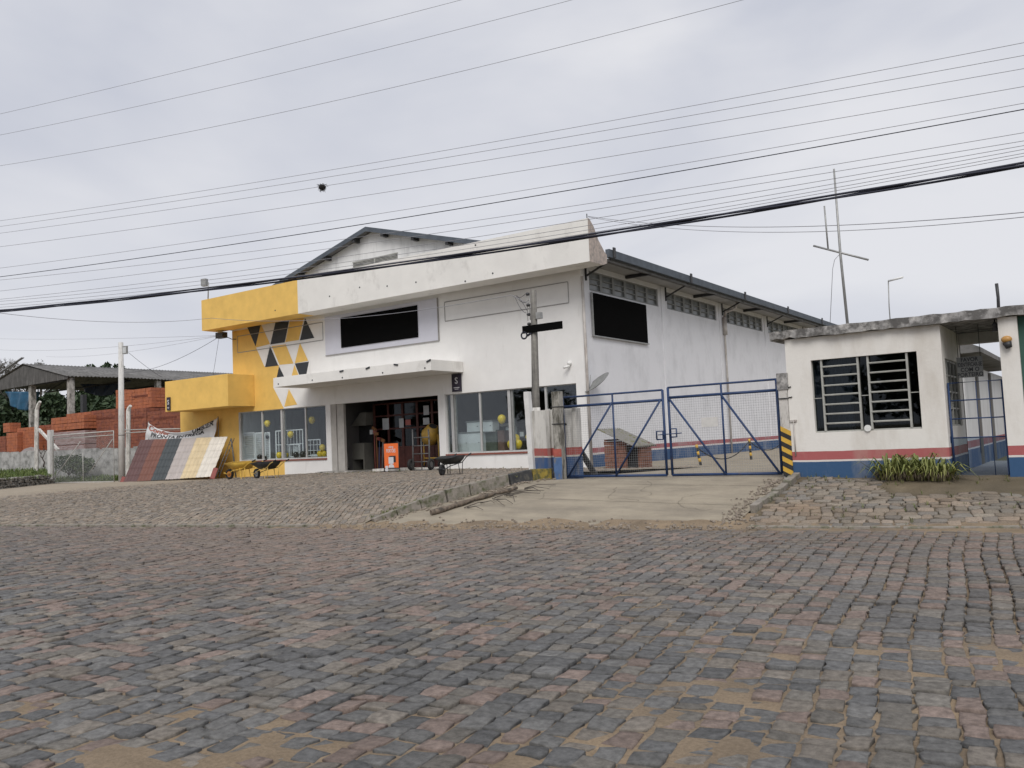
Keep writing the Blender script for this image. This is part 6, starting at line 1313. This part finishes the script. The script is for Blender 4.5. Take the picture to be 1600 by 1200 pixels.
WL = [([(0, 178), (360, 92), (720, 0)], 'highest wire, crossing the top left corner of the sky'), ([(0, 211), (450, 112), (893, 0)], 'second highest wire, leaving the top of the sky right of the first'), ([(0, 259), (600, 140), (1160, 0)], 'third highest wire, leaving the top of the sky right of centre'),
 ([(0, 345), (480, 271), (740, 228), (1600, 66.4)], 'fourth wire from the top, uppermost of those reaching the right edge'), ([(0, 354), (480, 281.4), (740, 239.6), (1600, 86.4)], 'fifth wire from the top'), ([(0, 364.5), (480, 294.4), (740, 254), (1600, 107)], 'sixth wire from the top, the one carrying the bird nest'), ([(0, 385.6), (480, 318.5), (740, 279.4), (1600, 135)], 'seventh wire from the top, just below the bird nest'),
 ([(0, 419), (480, 350.7), (740, 311), (1600, 161)], 'thin wire close above the darker single wire'), ([(0, 432.6), (480, 363.5), (740, 323), (1600, 170.6)], 'darker single wire above the shop gable'), ([(0, 437.7), (480, 380.7), (740, 346), (1600, 207)], 'thin wire just below the darker single wire'), ([(0, 454.8), (480, 393), (740, 356), (1600, 220)], 'wire passing over the shop gable, upper'), ([(0, 468), (300, 432), (740, 372), (1600, 227)], 'wire passing over the shop gable, middle'), ([(0, 472), (300, 437), (740, 384), (1600, 232)], 'wire passing over the shop gable, lower'), ([(0, 477), (300, 443), (740, 391), (1600, 238)], 'thin wire just above the thick cable bundle'), ([(0, 481), (300, 449), (740, 395), (1600, 243)], 'lowest thin wire, nearly touching the thick cable bundle')]
for i, (p, lb) in enumerate(WL): wire(p, .0045 if i not in (8,) else .008, m_wireline if i != 8 else m_cable, [0, .25, -.25, .1, -.1, .3, -.3, 0, .05, -.05, 0, .1, -.1, .15, -.15][i], lb+' along the road')
wire([(0, 486), (200, 466), (400, 441.5), (600, 417), (825, 384), (1000, 356), (1200, 325.5), (1600, 257)], .019, m_cable, .02, 'thick twisted black cable bundle, lowest of the lines along the road', twist=3)
# nest on a wire
c = V(onplane(503.5, 292.5, .3)); mb = MB(); R2 = random.Random(2)
for _ in range(220):
    p = c+Vector((R2.gauss(0, .035), R2.gauss(0, .035), R2.gauss(-.005, .032))); d = Vector((R2.gauss(0, 1), R2.gauss(0, 1), R2.gauss(0, .8))).normalized()*R2.uniform(.02, .045); mb.tube([p-d, p+d], .004, 3)
mb.ball(c-Vector((0, 0, .005)), .065, 10, 7, 0, (1, 1, .95)); o = mb.build('bird_nest', m_dkleaf if False else mat('nest_twigs', (.025, .022, .022), .2)); tag(o, 'small dark bird nest hanging on an overhead wire', 'nest')
def span(a, b, s, r, label, mm=m_wireline, name='service_wire', grp='service wires to the shop'):
    mb = MB(); mb.tube(sag_pts(V(a), V(b), s, 24), r, 4); o = mb.build(name, mm); tag(o, label, 'wire', grp)
brk = V(ony(346, 524, 26.4)); pt_ = Vector((tp.x-.12, 17.84, 5.15))
span(ony(800, 461, 18.0), pt_+Vector((.0, 0, -.1)), .02, .008, 'short wire tail at the head of the service pole'); span(onplane(-80, 478, .2), ony(330, 497, 22), .3, .007, 'single wire crossing in front of the yellow fascia from the left')
span(ony(330, 497, 22), ony(800, 461, 18.0), .35, .008, 'single wire running from the yellow fascia to the service pole')
for a, b in (((800, 461), (817, 462)), ((806, 462), (820, 471)), ((806, 462), (823, 478))): pass
mb = MB()
for (x0p, y0p), (x1p, y1p), s_ in (((800, 461), (823, 457), .1), ((806, 461), (826, 469), .12), ((808, 462), (826, 491), -.05), ((804, 462), (822, 489), .1)): mb.tube(sag_pts(V(ony(x0p, y0p, 18)), V(ony(x1p, y1p, 17.9)), s_, 8), .006, 4)
o = mb.build('wire_tails', m_cable); tag(o, 'loose black wire tails hanging from the insulators of the service pole', 'wire')
mb = MB(); mb.obox(brk, (.55, .3, .28)); bx = mb.build('junction_box', m_darkmetal); tag(bx, 'dark box hanging under the left end of the yellow fascia', 'box'); mb = MB(); mb.tube([brk+Vector((0, 0, .1)), V(ony(352, 519, 26.6))], .02, 5); mb.tube([brk+Vector((.1, 0, 0)), V(ony(362, 530, 26.9)), V(ony(369, 530, 26.95))], .02, 5); mb.build('bracket', m_darkmetal, bx)
span(brk, ony(194, 582, 40), .5, .012, 'wire dropping steeply from the dark box to the shed roof', m_cable); span(brk, ony(-60, 527, 40), .2, .007, 'upper thin wire from the dark box to the left edge'); span(brk, ony(-60, 541, 40), .6, .007, 'middle thin wire from the dark box to the left edge'); span(brk, ony(72, 557, 45), .4, .007, 'lower thin wire from the dark box ending above the shed')
span(ony(201, 551, pd_), ony(252, 589, 30), .05, .012, 'thin cable from the floodlight down to the brick yard', m_cable); span(brk-Vector((.2, 0, .1)), ony(333, 586, 26.8), 0, .008, 'vertical cable hanging from the dark box to the low wing', m_cable)
a0 = V(ony(919, 338, 25.75)); span(a0, ony(2000, 286, 16), .5, .008, 'upper of two wires from the parapet corner to the right'); span(a0+Vector((0, 0, -.02)), ony(2000, 287, 16), .62, .007, 'lower of two wires from the parapet corner to the right')
mb = MB(); mb.tube([a0-Vector((.05, 0, .25)), a0+Vector((-.05, 0, .1))], .02, 6); o = mb.build('wire_bracket', m_darkmetal); tag(o, 'small dark bracket on the parapet corner', 'bracket')
# floodlight on the yellow fascia
p = ony(322, 462, 25.7); z9 = 9.21; t = empty('floodlight', (p[0], 25.7, z9), 'floodlight on a short bracket on the yellow fascia at the left', 'floodlight'); q = V(ony(317.5, 442, 25.6)); mb = MB(); mb.tube([(p[0]+.15, 25.7, z9), (q.x+.28, 25.7, q.z)], .03, 6); mb.build('bracket', m_metal, t); mb = MB(); mb.obox(q+Vector((.1, 0, 0)), (.28, .2, .36), Matrix.Rotation(.3, 3, 'Z')); mb.build('lamp_head', m_metal, t)
# ================================================================== across the road (mirrored in the shop windows)
t = empty('house_opposite', (-30, -14, 0), 'low tiled house across the road, mirrored dark in the shop windows', 'house')
mb = MB(); mb.box((-36, -19, -.1), (-24, -12, 3.1)); mb.build('wall', m_inner, t); mb = MB(); mb.prism([(-36.8, -19.8, 3.1), (-36.8, -15.5, 5.3), (-36.8, -11.4, 3.1)], (13.6, 0, 0)); mb.build('roof', m_cer2, t)
for i, (x, y) in enumerate([(-46, -16), (-17, -18), (-8, -15), (-60, -14)]):
    R2 = random.Random(i+50); lobes = [(Vector((x+R2.uniform(-2, 2), y+R2.uniform(-2, 2), R2.uniform(3, 6))), (2, 2, 1.6)) for _ in range(6)]
    tree(['round tree left of the house across the road', 'round tree right of the house across the road', 'round tree across the road nearest the camera', 'farthest round tree across the road'][i], (x, y, -.1), 6, lobes, 1500, .3, [m_dkleaf, m_mid], 60+i, group='trees across the road')
